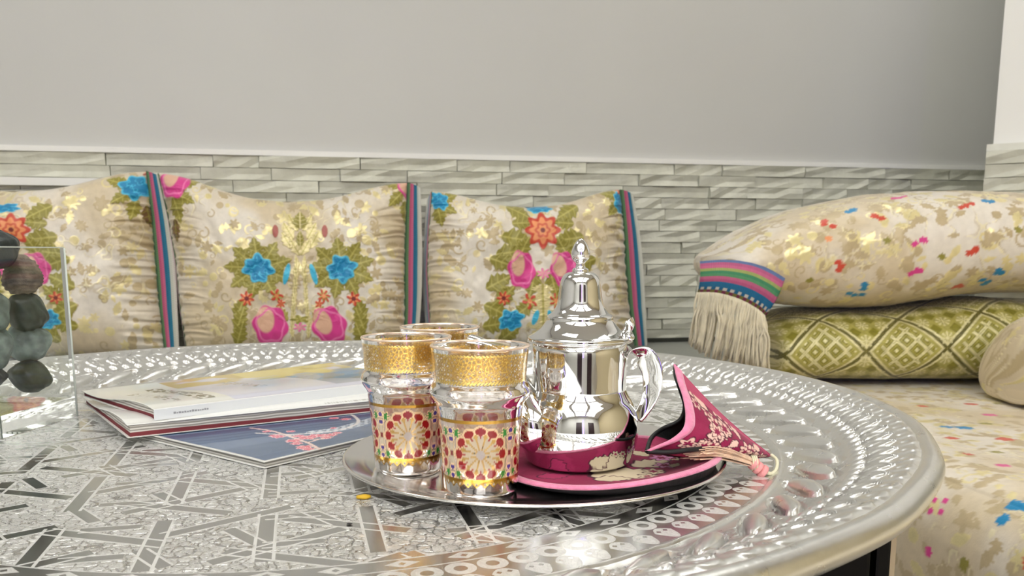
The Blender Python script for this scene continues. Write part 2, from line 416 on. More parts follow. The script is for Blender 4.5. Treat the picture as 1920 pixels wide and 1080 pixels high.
# ------------------------------------------------------------------ upright cushions
def corner_leaves(L, x, y, r, n=7, a0=0, sz=20):
    for k in range(n):
        a = a0+k*2*PI/n; L.append(('leaf', x+math.cos(a)*r, y-math.sin(a)*r*.85, sz, sz*.55, a, OLIVE, OLIVE2, None))
def motif_B(cx, k=1.0):      # zinnia bouquet, coordinates in photo pixels of the right-hand cushion
    L = []; X = lambda v: cx+(v-1018)*k
    for m in (-1, 1):
        for (a, b, r, q) in ((-45, 405, 2.6, 22), (-48, 455, 3.0, 26), (-60, 480, 3.3, 24), (-75, 500, 2.8, 22), (-82, 535, 3.6, 24), (-70, 560, 3.9, 22),
                             (-85, 590, 2.7, 24), (-88, 615, 3.3, 22), (-40, 590, .6, 20), (-62, 632, 3.8, 22), (-36, 470, 4.2, 20), (-20, 540, 1.3, 22), (-38, 425, 3.2, 18)):
            L.append(('leaf', X(1018+m*-a*-1), b, q*k*1.12, q*.75*k, -r if m < 0 else r+PI, OLIVE, OLIVE2, None))
    for yy in range(548, 650, 14): L.append(('leaf', X(1018), yy, 9*k, 22*k, PI/2, PGOLD, OLIVE2, None))
    for m in (-1, 1):
        L.append(('rose', X(1018+m*40), 512, 27*k, 35, 0 if m < 0 else .3, PINK, PPALE, PINK2)); L.append(('flower', X(1018+m*74), 566, 13*k, 13, 0, RED, ORANGE, DRED))
        L.append(('flower', X(1018+m*25), 572, 13*k, 15, .4, RED, OLIVE2, ORANGE)); L.append(('peony', X(1018+m*60), 607, 28*k, 22, .2, BLUE, BLUE2, None))
        L.append(('dot', X(1018+m*14), 602, 6*k, 15, m*.3, BLUE2, None, None))
    L += [('flower', X(1020), 520, 14*k, 10, 0, PINK2, PPALE, None), ('peony', X(1010), 398, 27*k, 12, 0, BLUE, BLUE2, None), ('zinnia', X(1018), 438, 33*k, 33, 0, RED, ORANGE, DRED)]
    return L
def motif_A(cx):
    L = []
    for m in (-1, 1):
        bx = cx+m*78
        for kk in range(9):
            a = kk*2*PI/9+.3; L.append(('leaf', bx+math.cos(a)*40, 510-math.sin(a)*34, 25, 17, a, OLIVE, OLIVE2, None))
        for yy, r in ((585, 1.9), (605, 1.6), (632, 1.4)): L.append(('leaf', cx+m*112, yy, 24, 15, PI/2+m*.35, OLIVE, OLIVE2, None))
        L += [('peony', bx, 511, 33, 30, m*.3, BLUE, BLUE2, None)]
        L += [('dot', cx+m*25, 521, 6, 22, m*.25, BLUE2, None, None), ('flower', cx+m*100, 567, 14, 14, 0, RED, ORANGE, DRED), ('flower', cx+m*44, 562, 12, 14, .5, RED, OLIVE2, ORANGE),
              ('flower', cx+m*36, 577, 9, 8, .9, RED, ORANGE, None), ('dot', cx+m*46, 441, 6, 13, 0, srgb(170, 90, 80), None, None),
              ('leaf', cx+m*34, 595, 18, 11, PI/2-m*.6, OLIVE2, OLIVE, None), ('rose', cx+m*55, 618, 34, 40, 0 if m < 0 else .4, PINK, PPALE, PINK2)]
        for yy, dx in ((425, 14), (440, 22), (458, 26), (470, 10)): L.append(('leaf', cx+m*dx, yy, 18, 10, PI/2-m*.5, PGOLD, OLIVE2, None))
        for yy in range(500, 640, 18): L.append(('leaf', cx+m*(7+(yy-500)*.07), yy, 15, 5, PI/2-m*.08, PGOLD, OLIVE2, None))
    L += [('leaf', cx, 420, 17, 15, PI/2, OLIVE, PGOLD, None), ('leaf', cx, 455, 16, 8, PI/2, OLIVE, PGOLD, None)]
    L += [('flower', cx, 606, 18, 9, 0, OLIVE, OLIVE2, None), ('flower', cx, 620, 13, 9, 0, PINK2, PPALE, None)]
    return L
def cushion(name, L3, R3, ycl, ycr, ymid, ybot, motif, label, seed, dist=.15, cx=None, trims=(.010, .048)):
    """L3/R3: left and right edge in pixels at the foot, the middle and the corner"""
    sx = lambda px, py=500: at_wall(px, py, dist)[0]
    pxl, pxr = L3[1], R3[1]; sL, sR = sx(pxl), sx(pxr); s0 = (sL+sR)/2; W = (sR-sL)/2
    pc = cx or (pxl+pxr)/2
    zt = at_wall(pc, ymid, dist)[1]-.464; zl = at_wall(pxl, ycl, dist)[1]-.464; zr = at_wall(pxr, ycr, dist)[1]-.464
    root = empty(name, (*wallpt(s0, dist), .460), th); tag(root, label, 'cushion', 'upright brocade cushions on the back bench')
    n, m = 380, 300
    u = np.linspace(-1, 1, n); v = np.linspace(0, 1, m); U, Vv = np.meshgrid(u, v, indexing='ij'); au = np.abs(U)
    qc = lambda P, v_: np.interp(v_, [0, .25, .5, .75, 1], [P[0], P[0]*.35+P[1]*.65, P[1], P[1]*.6+P[2]*.4, P[2]])
    eL = lambda v_: (np.vectorize(sx)(qc(L3, v_))-s0); eR = lambda v_: (np.vectorize(sx)(qc(R3, v_))-s0)
    hc = np.where(U < 0, zl, zr)
    top = zt+(hc-zt)*(.5-.5*np.cos(PI*au**1.25)); z = Vv*top
    el, er = eL(v), eR(v); x = el[None]*(1-U)/2+er[None]*(1+U)/2
    T = .085
    prof = np.clip(1-au**5, 0, 1)**.6*np.clip(1-np.abs(2*Vv-1)**4.5, 0, 1)**.5
    nz = fbm(U*3+seed, Vv*26, seed, 2); n2 = fbm(U*5+seed, Vv*5, seed+1, 3)
    wr = sm(.66, .97, au)*np.sin(Vv*95+nz*9+seed)*(.4+nz)*.0046*sm(1.0, .8, Vv)
    soft = (n2-.5)*.020*prof; dim = -.016*np.exp(-(U/.05)**2)*sm(.8, 1., Vv)
    y = -(T*prof+wr+soft+dim)
    col, H = brocade(x+seed, z+seed*2, seed+30, 1.5, .5)
    tanc = np.array(TAN+(0,)); col = col*(1-sm(.6, .95, au)[..., None]*.22)+tanc*sm(.6, .95, au)[..., None]*.22
    tilt = Matrix.Rotation(th, 3, 'Z') @ Matrix.Rotation(-.10, 3, 'X')
    Wv = np.stack([x, y, z], -1) @ np.array(tilt).T+np.array([*wallpt(s0, dist), .451])
    kx = 2*W/(pxr-pxl); kz = kx*1.02
    for k, (kind, px, py, a, b, rot, c1, c2, c3) in enumerate(motif):
        ss, tt_ = spot(Wv, x, z, px, py)
        stamp(col, x, z, ss, tt_, a*kx, b*kz, rot, kind, c1, c2, c3, alpha=(.35 if c1 is PGOLD else .03), seed=k, H=H, raise_=.0012)
    y = y-H; V = np.stack([x, y, z], -1)
    link('cover', mesh_np('cover', V, grid_faces(n, m), col), M['brocade'], root)
    ii = list(range(0, n, 8))+([n-1] if (n-1) % 8 else []); jj = list(range(0, m, 8))+([m-1] if (m-1) % 8 else [])
    ix = np.ix_(ii, jj); Vb = np.stack([x[ix], (T*prof)[ix]*.6, z[ix]], -1)
    link('back_cover', mesh_np('back_cover', Vb, grid_faces(len(ii), len(jj), flip=True), col[ix]), M['brocade'], root)
    stripes = [srgb(58, 92, 62), srgb(84, 122, 80), srgb(172, 76, 110), srgb(186, 92, 124), srgb(24, 98, 132), srgb(30, 112, 142), srgb(196, 202, 190), srgb(214, 214, 204)]
    for sd, wd in ((-1, trims[0]), (1, trims[1])):
        nn, mm = 260, 33; vv = np.linspace(-.01, 1.0, nn); q = np.linspace(0, 1, mm); VV, Q = np.meshgrid(vv, q, indexing='ij')
        h = zl if sd < 0 else zr; ed = (eL if sd < 0 else eR)(np.clip(vv, 0, 1))
        X = ed[:, None]+sd*(-.003+Q*wd*(.78+.3*np.sin(PI*np.clip(VV, 0, 1))))
        back = .006 if sd > 0 else .055
        Yy = -.012-.008*np.sin(Q*PI)+back*Q**1.5+.0010*np.sin(VV*260*PI/1.6)*np.sin(Q*8*PI)
        Z = VV*(h-.012*Q)
        cc = np.zeros(X.shape+(4,)); st = np.minimum((Q*8).astype(int), 7); cc[..., :3] = np.array(stripes)[st]
        knit = (.85+.3*(np.sin(VV*260*PI/1.3+st*1.6)*.5+.5))[..., None]; cc[..., :3] *= knit
        o = link('trim_band', mesh_np('trim_band', np.concatenate([np.stack([X, Yy, Z], -1).reshape(-1, 3), np.stack([X, Yy+.004, Z], -1).reshape(-1, 3)]),
                 np.concatenate([grid_faces(nn, mm), grid_faces(nn, mm, flip=True, off=nn*mm)]), np.concatenate([cc.reshape(-1, 4)]*2)), M['knit'], root)
        o['label'] = 'green, rose, blue and white striped knitted edge'
    root.rotation_euler = (-.10, 0, th)
    return root
mA = motif_A(563); mA += [('leaf', 352, 350, 24, 15, .3, OLIVE, OLIVE2, None), ('leaf', 345, 378, 24, 14, -.5, OLIVE, OLIVE2, None), ('leaf', 333, 402, 26, 14, -1.3, OLIVE, OLIVE2, None), ('leaf', 330, 440, 22, 10, -1.5, srgb(110, 80, 45), OLIVE, None),
    ('rose', 327, 347, 30, 36, 0, PINK, PPALE, PINK2), ('leaf', 735, 352, 22, 13, 2.8, OLIVE, OLIVE2, None), ('leaf', 742, 380, 22, 13, -2.3, OLIVE, OLIVE2, None), ('leaf', 760, 405, 22, 12, -1.6, OLIVE, OLIVE2, None), ('rose', 764, 360, 19, 32, .5, PINK, PPALE, PINK2)]
cushion('brocade_cushion', (341, 328, 300), (756, 760, 770), 318, 336, 372, 650, mA, 'middle upright cushion with two blue flowers and gold plume between pink roses', 3, trims=(.010, .042))
mB = motif_B(1018, 1.0)+[('leaf', 840, 378, 20, 12, .4, OLIVE, OLIVE2, None), ('leaf', 838, 398, 20, 12, -.5, OLIVE, OLIVE2, None), ('leaf', 825, 412, 20, 12, -1.4, OLIVE, OLIVE2, None), ('peony', 824, 384, 17, 22, .4, BLUE, BLUE2, None),
    ('leaf', 1145, 372, 20, 12, 3.0, OLIVE, OLIVE2, None), ('leaf', 1150, 398, 20, 12, -2.3, OLIVE, OLIVE2, None), ('peony', 1162, 388, 18, 26, .2, BLUE, BLUE2, None), ('flower', 1168, 362, 14, 10, 0, RED, ORANGE, DRED)]
cushion('brocade_cushion', (806, 801, 812), (1192, 1176, 1168), 352, 350, 383, 645, mB, 'right upright cushion with orange zinnia over pink roses, behind the teapot', 11)
mC = motif_B(22, 1.12)+[('leaf', 222, 350, 24, 15, 2.9, OLIVE, OLIVE2, None), ('leaf', 228, 378, 24, 14, -2.5, OLIVE, OLIVE2, None), ('leaf', 250, 400, 24, 14, -1.8, OLIVE, OLIVE2, None), ('leaf', 280, 415, 24, 12, -1.4, srgb(110, 80, 45), OLIVE, None),
    ('peony', 254, 358, 34, 30, .3, BLUE, BLUE2, None), ('flower', 281, 328, 12, 14, 0, srgb(170, 90, 80), PPALE, None)]
cushion('brocade_cushion', (-245, -245, -245), (303, 292, 282), 340, 314, 352, 655, mC, 'left upright cushion with orange zinnia, partly behind the vase of stones', 19, cx=22, trims=(.010, .040))

# ------------------------------------------------------------------ right-hand seat mattress
ed1 = atz(1920, 950, .45)[:2]; sd = -N1          # seat runs toward the back wall
sd = np.array([-N1[0], -N1[1]]); si = np.array([E1[0], E1[1]])       # si: across the seat, to the right
org = ed1-sd*.75
n, m = 640, 420
a_ = np.linspace(0, 1.70, n); b_ = np.linspace(0, 1.08, m)        # b: arc from under the front face over the edge and across the top
A, B = np.meshgrid(a_, b_, indexing='ij')
fh, rr = .26, .085
def sheet(B):
    X = np.zeros_like(B); Z = np.zeros_like(B); q = rr*PI/2
    f = B < fh-rr; X[f] = 0; Z[f] = .45-fh+B[f]
    g = (B >= fh-rr) & (B < fh-rr+q); an = (B[g]-(fh-rr))/rr; X[g] = rr-rr*np.cos(an); Z[g] = .45-rr+rr*np.sin(an)
    h = B >= fh-rr+q; X[h] = rr+B[h]-(fh-rr+q); Z[h] = .45
    return X, Z
X, Z = sheet(B)
pn = fbm(A*5, B*5, 4, 3); nf = np.where(B < fh, 1., .35)
puff = (pn-.5)*.02*nf; wB = sm(fh+.06, fh-.08, B); X2 = X-puff*wB; Z2 = Z+(puff*.35-.0035)*(1-wB)
col, H = brocade(A, B, 77, 2.1, .5)
rs2 = np.random.RandomState(5)
for i in range(26):
    cx, cy = rs2.uniform(0, 1.7), rs2.uniform(.05, 1.0); c1 = [RED, PINK, BLUE, OLIVE, RED][rs2.randint(5)]; z = rs2.uniform(.008, .014)
    if rs2.rand() < .5: stamp(col, A, B, cx, cy, z, z, rs2.uniform(0, 6), 'flower', c1, seed=i)
    else:
        for k in range(2+rs2.randint(2)): stamp(col, A, B, cx+rs2.uniform(-.02, .02), cy+rs2.uniform(-.012, .012), z*.8, z*.5, rs2.uniform(-.5, .5), 'dot', c1)
V = org[None, None]+A[..., None]*sd+X2[..., None]*si; Wv = np.concatenate([V, Z2[..., None]], -1)
for (px, py, c1, r_) in ((1716, 943, PINK, .006), (1735, 941, PINK, .006), (1752, 938, PINK, .006), (1771, 940, PINK, .006), (1745, 961, PINK, .006), (1764, 960, PINK, .006), (1880, 975, BLUE, .011), (1900, 948, BLUE, .012), (1916, 950, BLUE, .010), (1740, 1035, PINK, .009), (1700, 975, OLIVE, .009), (1808, 1060, OLIVE, .011), (1775, 801, BLUE, .012), (1808, 803, BLUE, .016), (1880, 873, PINK, .011), (1730, 762, RED, .010), (1820, 758, RED, .014), (1784, 822, RED, .012), (1885, 824, RED, .016), (1855, 778, PINK, .014), (1868, 848, OLIVE, .010), (1850, 796, OLIVE, .011)):
    a0, b0 = spot(Wv, A, B, px, py); stamp(col, A, B, a0, b0, r_*.8, r_, .3, 'peony', c1, None, seed=int(px), H=H, raise_=.0006)
V = org[None, None]+A[..., None]*sd+X2[..., None]*si
V3 = np.concatenate([V, (Z2+H)[..., None]], -1)
seat = empty('seat_mattress', (float(ed1[0]), float(ed1[1]), 0)); tag(seat, 'long ivory brocade seat mattress with scattered small coloured flowers, right of the table', 'mattress')
o = link('cover', mesh_np('cover', V3-np.array([ed1[0], ed1[1], 0]), grid_faces(n, m, flip=True), col), M['brocade'], seat)
Lx = lambda s, x: tuple(org+sd*s+si*x-ed1)
prism('seat_core', [Lx(.01, .03), Lx(1.69, .03), Lx(1.69, .86), Lx(.01, .86)], .2, .415, simple('beige_ticking', srgb(190, 175, 140), .8), seat)
fr = empty('sofa_base', (float(ed1[0]), float(ed1[1]), 0)); tag(fr, 'grey sofa base below the ivory seat mattress', 'sofa base')
prism('base_board', [Lx(.02, .06), Lx(1.69, .06), Lx(1.69, .86), Lx(.02, .86)], 0, .198, M['grey_board'], fr)

# ------------------------------------------------------------------ lying pillows (lofted sections)
def loft(name, rows, Yc, hd, floor, seed, pat, mat, label, n=420, m=280, ends=.16, cat='cushion', wr=.003, extra=None, parent_loc=None):
    """rows: (px, ytop, ybot) of the outline where the pillow stands; superelliptic sections of half depth hd"""
    R = []
    for px, yt, yb in rows:
        a = atY(px, yt, Yc); b = atY(px, yb, Yc); zb = max(b[2], floor) if floor else b[2]; R.append((a[0], a[2], zb))
    R = crom(R, n); s = np.linspace(0, 1, n); fl = np.clip(np.minimum(s, 1-s)/ends, 0, 1); dep = hd*np.sqrt(1-(1-fl)**2)*.97+.01
    t = np.linspace(0, 2*PI, m, endpoint=False); ct, st = np.cos(t), np.sin(t)
    p = .72; cy = np.sign(ct)*np.abs(ct)**p; cz = np.sign(st)*np.abs(st)**(.86)
    zc = (R[:, 1]+R[:, 2])/2; hh = (R[:, 1]-R[:, 2])/2
    X = np.repeat(R[:, 0, None], m, 1); Yv = Yc-dep[:, None]*cy[None]; Zv = zc[:, None]+hh[:, None]*cz[None]
    nz = fbm(s[:, None]*22+0*t[None], 2+2*np.cos(t)[None]+0*s[:, None], seed, 3); Yv = Yv+(nz-.5)*wr*3; Zv = Zv+(nz-.5)*wr
    fl2 = np.sqrt(np.clip(np.minimum(s, 1-s)/.03, 0, 1)*(2-np.clip(np.minimum(s, 1-s)/.03, 0, 1))); Zv = zc[:, None]+(Zv-zc[:, None])*fl2[:, None]; Yv = Yc+(Yv-Yc)*fl2[:, None]
    arc = np.cumsum(np.concatenate([np.zeros((n, 1)), np.hypot(np.diff(Yv, axis=1), np.diff(Zv, axis=1))], 1), 1)
    base = np.array([R[n//2, 0], Yc, floor or R[n//2, 2]])
    S = X-base[0]; full = arc[:, -1:]+np.hypot(Yv[:, :1]-Yv[:, -1:], Zv[:, :1]-Zv[:, -1:]); T = np.where(t[None] > PI, arc-full, arc)
    col, H = pat(S, T, t, np.stack([X, Yv, Zv], -1))
    Yv = Yv-H*cy[None]; Zv = Zv+H*cz[None]
    root = empty(name, tuple(base)); tag(root, label, cat)
    V = np.stack([X, Yv, Zv], -1)-base
    F = grid_faces(n, m, wrapv=True).tolist()
    caps = np.stack([V[0].mean(0), V[-1].mean(0)]); VV = np.concatenate([V.reshape(-1, 3), caps])
    cc = np.concatenate([col.reshape(-1, 4), col[0, :1], col[-1, :1]])
    q = n*m
    me = mesh_np('cover', VV, np.array(F+[[q, (j+1) % m, j, j] for j in range(0)], dtype=np.int32) if F else F, cc)
    o = link('cover', me, mat, root)
    return root, base
def pat_white(S, T, t, Wv):
    col, H = brocade(S, T, 41, 1.7, .5); r = np.random.RandomState(9)
    mpp = 1.68/1600
    for px, py, c1 in ((1600, 392, BLUE), (1545, 420, RED), (1553, 448, ORANGE), (1685, 372, PINK), (1810, 386, RED), (1858, 378, BLUE), (1730, 450, PINK), (1665, 452, OLIVE), (1577, 500, RED),
                       (1718, 508, PINK), (1828, 468, RED), (1765, 482, OLIVE), (1622, 535, BLUE), (1602, 552, BLUE), (1870, 512, BLUE), (1852, 528, BLUE), (1790, 538, RED), (1518, 525, OLIVE), (1910, 430, OLIVE), (1640, 405, RED)):
        fr_ = (np.cos(t) > -.15)[None] & np.ones(S.shape, bool); cx, cy = spot(Wv, S, T, px, py, fr_)
        for k in range(1 if c1 in (OLIVE, ORANGE) else 3): stamp(col, S, T, cx+r.uniform(-.015, .015)*(k > 0), cy+r.uniform(-.009, .009)*(k > 0), .0085, .007, r.uniform(-.6, .6), 'peony', c1, seed=k+px)
    return col, H
pw_base = np.array([.62, 1.74])
def pat_green(S, T, t, Wv):
    col = np.zeros(S.shape+(4,)); D1, D2, L1, CR = srgb(92, 86, 28), srgb(130, 124, 32), srgb(172, 164, 84), srgb(220, 212, 160)
    put(col, np.ones(S.shape), L1, .15); T2 = T
    p = .150; a = (S+T2)/p; b = (S-T2)/p; fa = np.abs(a % 1-.5)*2; fb = np.abs(b % 1-.5)*2; d = np.maximum(fa, fb); ia = np.floor(a); ib = np.floor(b)
    q = ((ia+ib) % 2 == 0)
    put(col, q*sm(.9, .8, d), D2, 0); put(col, q*sm(.08, .04, np.abs(d-.78)), L1, .2); put(col, sm(.06, .03, np.abs(d-.9)), CR, .3); put(col, sm(.04, .02, np.abs(d-.97)), D1, .0)
    # small diamonds inside
    for s_, cset in ((4, (L1, D1)),):
        f2a = np.abs(a*s_ % 1-.5)*2; f2b = np.abs(b*s_ % 1-.5)*2; d2 = np.maximum(f2a, f2b)
        put(col, q*(d < .74)*sm(.14, .07, np.abs(d2-.88)), CR, .2); put(col, q*(d < .74)*sm(.10, .05, np.abs(d2-.55)), cset[0], .2); put(col, q*(d < .74)*sm(.3, .2, d2), CR, .1)
        put(col, (~q)*(d < .86)*sm(.75, .6, d2)*((np.floor(a*s_)+np.floor(b*s_)) % 2 == 0), D2, 0)
        rr_ = np.hypot((a*s_) % 1-.5, (b*s_) % 1-.5); an = np.arctan2((a*s_) % 1-.5, (b*s_) % 1-.5)
        put(col, (~q)*((np.floor(a*s_)+np.floor(b*s_)) % 2 == 1)*(rr_ < .48)*(np.cos(8*an)*.5+.5), CR, .2)
    ln = (np.abs((S+T2)*420 % 1-.5)*2)[..., None]*.18+.88; col[..., :3] *= ln
    n_ = fbm(S*160, T*160, 3, 2)[..., None]; col[..., :3] *= .86+.28*n_
    return col, np.zeros(S.shape)+.0006*(d < .9)
loft('green_cushion', [(1412, 610, 690), (1435, 592, 712), (1500, 578, 722), (1600, 578, 724), (1700, 568, 724), (1800, 556, 722), (1880, 562, 716), (1918, 588, 706), (1938, 620, 690)], 1.74, .17, .452, 5, pat_green, M['greencloth'],
     'olive green diamond-woven cushion lying flat under the ivory cushion', ends=.12, wr=.002)
wroot, wbase = loft('floral_cushion', [(1322, 482, 505), (1345, 463, 530), (1400, 427, 556), (1480, 395, 571), (1600, 370, 574), (1700, 362, 564), (1800, 361, 550), (1920, 370, 548), (2000, 396, 552), (2050, 440, 548), (2070, 480, 530)], 1.74, .19, None, 8, pat_white, M['brocade'],
     'plump ivory flower-sprigged cushion with long fringe, lying on the green cushion', ends=.15, wr=.004)
# trim band and fringe on its left end
def trim_pt(px, py, Y): return atY(px, py, Y)-wbase
top_c = crom([trim_pt(1312, 490, 1.60), trim_pt(1360, 487, 1.565), trim_pt(1410, 493, 1.545), trim_pt(1445, 507, 1.53), trim_pt(1470, 522, 1.525)], 160)
bot_c = crom([trim_pt(1308, 548, 1.60), trim_pt(1345, 549, 1.56), trim_pt(1385, 560, 1.54), trim_pt(1417, 577, 1.525), trim_pt(1434, 592, 1.52)], 160)
q = np.linspace(0, 1, 61); P = top_c[:, None]*(1-q[None, :, None])+bot_c[:, None]*q[None, :, None]
P[..., 1] -= .012*np.sin(PI*q)[None]; ss = np.linspace(0, 1, 160)
P[..., 1] += .0012*np.sin(ss*160*2.2)[:, None]
st = [srgb(90, 110, 150), srgb(176, 84, 122), srgb(190, 96, 130), srgb(150, 160, 90), srgb(60, 130, 90), srgb(80, 140, 95), srgb(190, 96, 130), srgb(180, 84, 122), srgb(30, 110, 150), srgb(30, 110, 150), srgb(210, 205, 190), srgb(120, 40, 70)]
idx = np.minimum((q*12).astype(int), 11); cc = np.zeros((160, 61, 4)); cc[..., :3] = np.array(st)[idx][None]
alt = (np.sin(ss*75) > 0)[:, None]
row = (idx >= 10)[None]; cc[..., :3] = np.where((row & alt)[..., None], np.array(srgb(26, 100, 140)), cc[..., :3]); last = (idx == 11)[None]
cc[..., :3] = np.where((last & alt)[..., None], np.array(srgb(118, 112, 50)), cc[..., :3]); cc[..., :3] *= (.85+.3*(np.sin(ss*420)[:, None]*.5+.5))[..., None]
Pb = P+np.array([.004, .006, 0])
o = link('trim_band', mesh_np('trim_band', np.concatenate([P.reshape(-1, 3), Pb.reshape(-1, 3)]), np.concatenate([grid_faces(160, 61, flip=True), grid_faces(160, 61, off=160*61)]), np.concatenate([cc.reshape(-1, 4)]*2)), M['knit'], wroot)
o['label'] = 'striped knitted edge in rose, green, blue and burgundy'
parts = []; rf = random.Random(3)
fb = crom([trim_pt(1297, 645, 1.605), trim_pt(1340, 668, 1.565), trim_pt(1395, 682, 1.54), trim_pt(1437, 690, 1.52)], 160)
for k in range(150):
    i = int(k/150*159); a = bot_c[i]; b = fb[i].copy(); b[0] += rf.uniform(-.006, .006); b[1] += rf.uniform(-.012, .012); b[2] = min(b[2]+rf.uniform(-.008, .008), 9)
    mid = (a+b)/2+np.array([rf.uniform(-.006, .006), rf.uniform(-.01, .004), 0]); q1 = a*.75+b*.25+np.array([rf.uniform(-.004, .004), rf.uniform(-.006, .0), 0])
    parts.append(tube_np(crom([a+np.array([0, .003*(k % 3), 0]), q1, mid, b], 9), .0021, 5))
o = link('fringe', mesh_list('fringe', parts), M['fringe'], wroot); o['kind'] = 'stuff'; o['label'] = 'long ivory yarn fringe'
# small bolster at the right edge
def pat_plain(S, T, t, Wv): return brocade(S, T, 61, 1.6, .7)
loft('bolster', [(1884, 720, 748), (1890, 690, 762), (1905, 645, 770), (1940, 600, 772), (1990, 585, 772), (2060, 590, 772), (2120, 620, 768), (2140, 660, 740)], 1.42, .09, .452, 12, pat_plain, M['brocade'],
     'small ivory brocade bolster at the right end of the seat mattress', ends=.3, cat='cushion', n=200, m=140, wr=.0012)

# ------------------------------------------------------------------ tray table
TC = np.array([-.1742, .7517]); TR = .5019; TZ = .540; RIM = .573
t = NT('hammered_aluminium_rim')
r_ = t.noise(70, 4); t.set(Base_Color=(.80, .80, .78), Metallic=1.0, Roughness=t.ramp(r_, .3, .8, .27, .36)); t.bump(t.noise(220, 4), .3, .0007); M['rim'] = t.m
t = NT('engraved_aluminium_centre')
x, y, z = t.xyz(); r = (x*x+y*y).sqrt(); ang = t.math('ARCTAN2', y, x)
co = t.coord()
def bandmask(deg, sp, off, half, brk=None):
    a = math.radians(deg); u = (x*math.cos(a)+y*math.sin(a))/sp+off; v = (y*math.cos(a)-x*math.sin(a))/sp
    d = (u.frac()-.5).abs(); k = d.lt(half)
    line = (d-half).abs().lt(.016)
    gate = ((v*.5+brk[0]).frac()-.5).abs().gt(brk[1]) if brk else 1.0
    return (k*gate, line*gate) if brk else (k, line)
bands = None; lines = None
for deg, off, sp, brk in ((14, .1, .060, (.35, .14)), (74, .35, .060, (.2, .16)), (134, .6, .060, (.55, .16)), (44, .0, .052, (.1, .33)), (104, .25, .052, (.8, .34))):
    k, l = bandmask(deg, sp, off, .088, brk)
    bands = k if bands is None else bands.max(k); lines = l if lines is None else lines.max(l)
inner = r.lt(.340)
ros = t.voro(34); vd = t.voro(150, 'DISTANCE_TO_EDGE'); fl = t.ramp(vd, .02, .10); fine = t.ramp(t.noise(300, 3, dist=3.0), .44, .54); petals = t.ramp(t.voro(70, 'SMOOTH_F1'), .25, .6)
engr_in = (1.0-bands)*((fl*.5+fine*.5)*(1.0-(ros-.30).abs().lt(.035)*.8))
def ring(N, r0, fn):
    u = (ang*(N/(2*PI))).frac()-.5; xx = u*(2*PI*r0/N); yy = r-r0; return fn(xx, yy)
donut = ring(128, .3650, lambda a, b: (((a/.0086)*(a/.0086)+(b/.0086)*(b/.0086)).sqrt()-.70).abs().lt(.27))
tear = ring(128, .3800, lambda a, b: ((b.max(b*(-1.9)))/.0125+(a*a)/.000060).lt(.92))
tdot = ring(128, .3790, lambda a, b: ((a.abs()-.003).abs()+b.abs()).lt(.0018))
small = ring(64, .3475, lambda a, b: (a.abs()/.0100+b.abs()/.0055).lt(.95))
smallh = ring(64, .3475, lambda a, b: (a.abs()+b.abs()).lt(.0022))
circ = (r-.3555).abs().lt(.0007).max((r-.3405).abs().lt(.0009))
ringm = (donut.max(tear*(1.0-tdot))).max(small*(1.0-smallh)).max(circ)*(1.0-fine*.35)
engr = (engr_in*inner).max(ringm*(1.0-inner)); ln = lines*inner
engr = engr.max(ln)
t.set(Base_Color=t.mix(engr, (.60, .60, .585), (.90, .90, .88)), Metallic=t.math('SUBTRACT', 1.0, engr*.30), Roughness=t.math('ADD', .20, engr*.20))
hgt = ln*1.0+(fl+fine+petals*1.5)*(1.0-bands)*inner*.7-ringm*(1.0-inner)*.5
t.bump(hgt, .85, .0019); M['engraved'] = t.m
tab = empty('tray_table', (TC[0], TC[1], 0)); tag(tab, 'large round engraved silver tray table with raised beaded rim on black legs', 'table')
# centre disc
n, m = 60, 160; rad = np.linspace(0.0001, .392, n); tt = np.linspace(0, 2*PI, m, endpoint=False)
V = np.stack([rad[:, None]*np.cos(tt), rad[:, None]*np.sin(tt), np.full((n, m), TZ)], -1)
o = link('engraved_centre', mesh_np('engraved_centre', V, grid_faces(n, m, wrapv=True)), M['engraved'], tab)
# embossed rim annulus
n, m = 150, 2600
rad = np.linspace(.392, TR-.012, n); tt = np.linspace(0, 2*PI, m, endpoint=False); R_, T_ = np.meshgrid(rad, tt, indexing='ij')
prof = crom([(.392, TZ), (.397, TZ+.0022), (.401, TZ+.0005), (.425, TZ+.007), (.445, TZ+.0155), (.462, TZ+.0235), (.478, TZ+.0295), (.484, TZ+.0315), (.490, TZ+.0300)], 400)
h = np.interp(R_, prof[:, 0], prof[:, 1])
def cell(N, ph=0): u = ((T_*N/(2*PI)+ph) % 1)-.5; return u
nb = 186; u = cell(nb)*2*PI*.449/nb; d = np.hypot(u/.0046, (R_-.4495)/.0052); h += .0026*np.clip(1-d*d, 0, 1)**.7
nt = 118; u = cell(nt)*2*PI*.466/nt; yy = R_-.466; wv = .0075*np.clip(1-((yy+.002)/.011)**2, 0, 1)*(1-.35*sm(0, .01, yy)); dd = np.abs(u)/(wv+1e-6)
h += .0018*sm(1.25, .85, dd)*(wv > 0)-.0013*sm(.75, .5, dd)*(wv > .001)+.0007*(np.hypot(u, yy+.003) < .0018)
u = cell(nt, .5)*2*PI*.482/nt; h += .0008*sm(.004, .002, np.abs(np.hypot(u, (R_-.479))-.006))
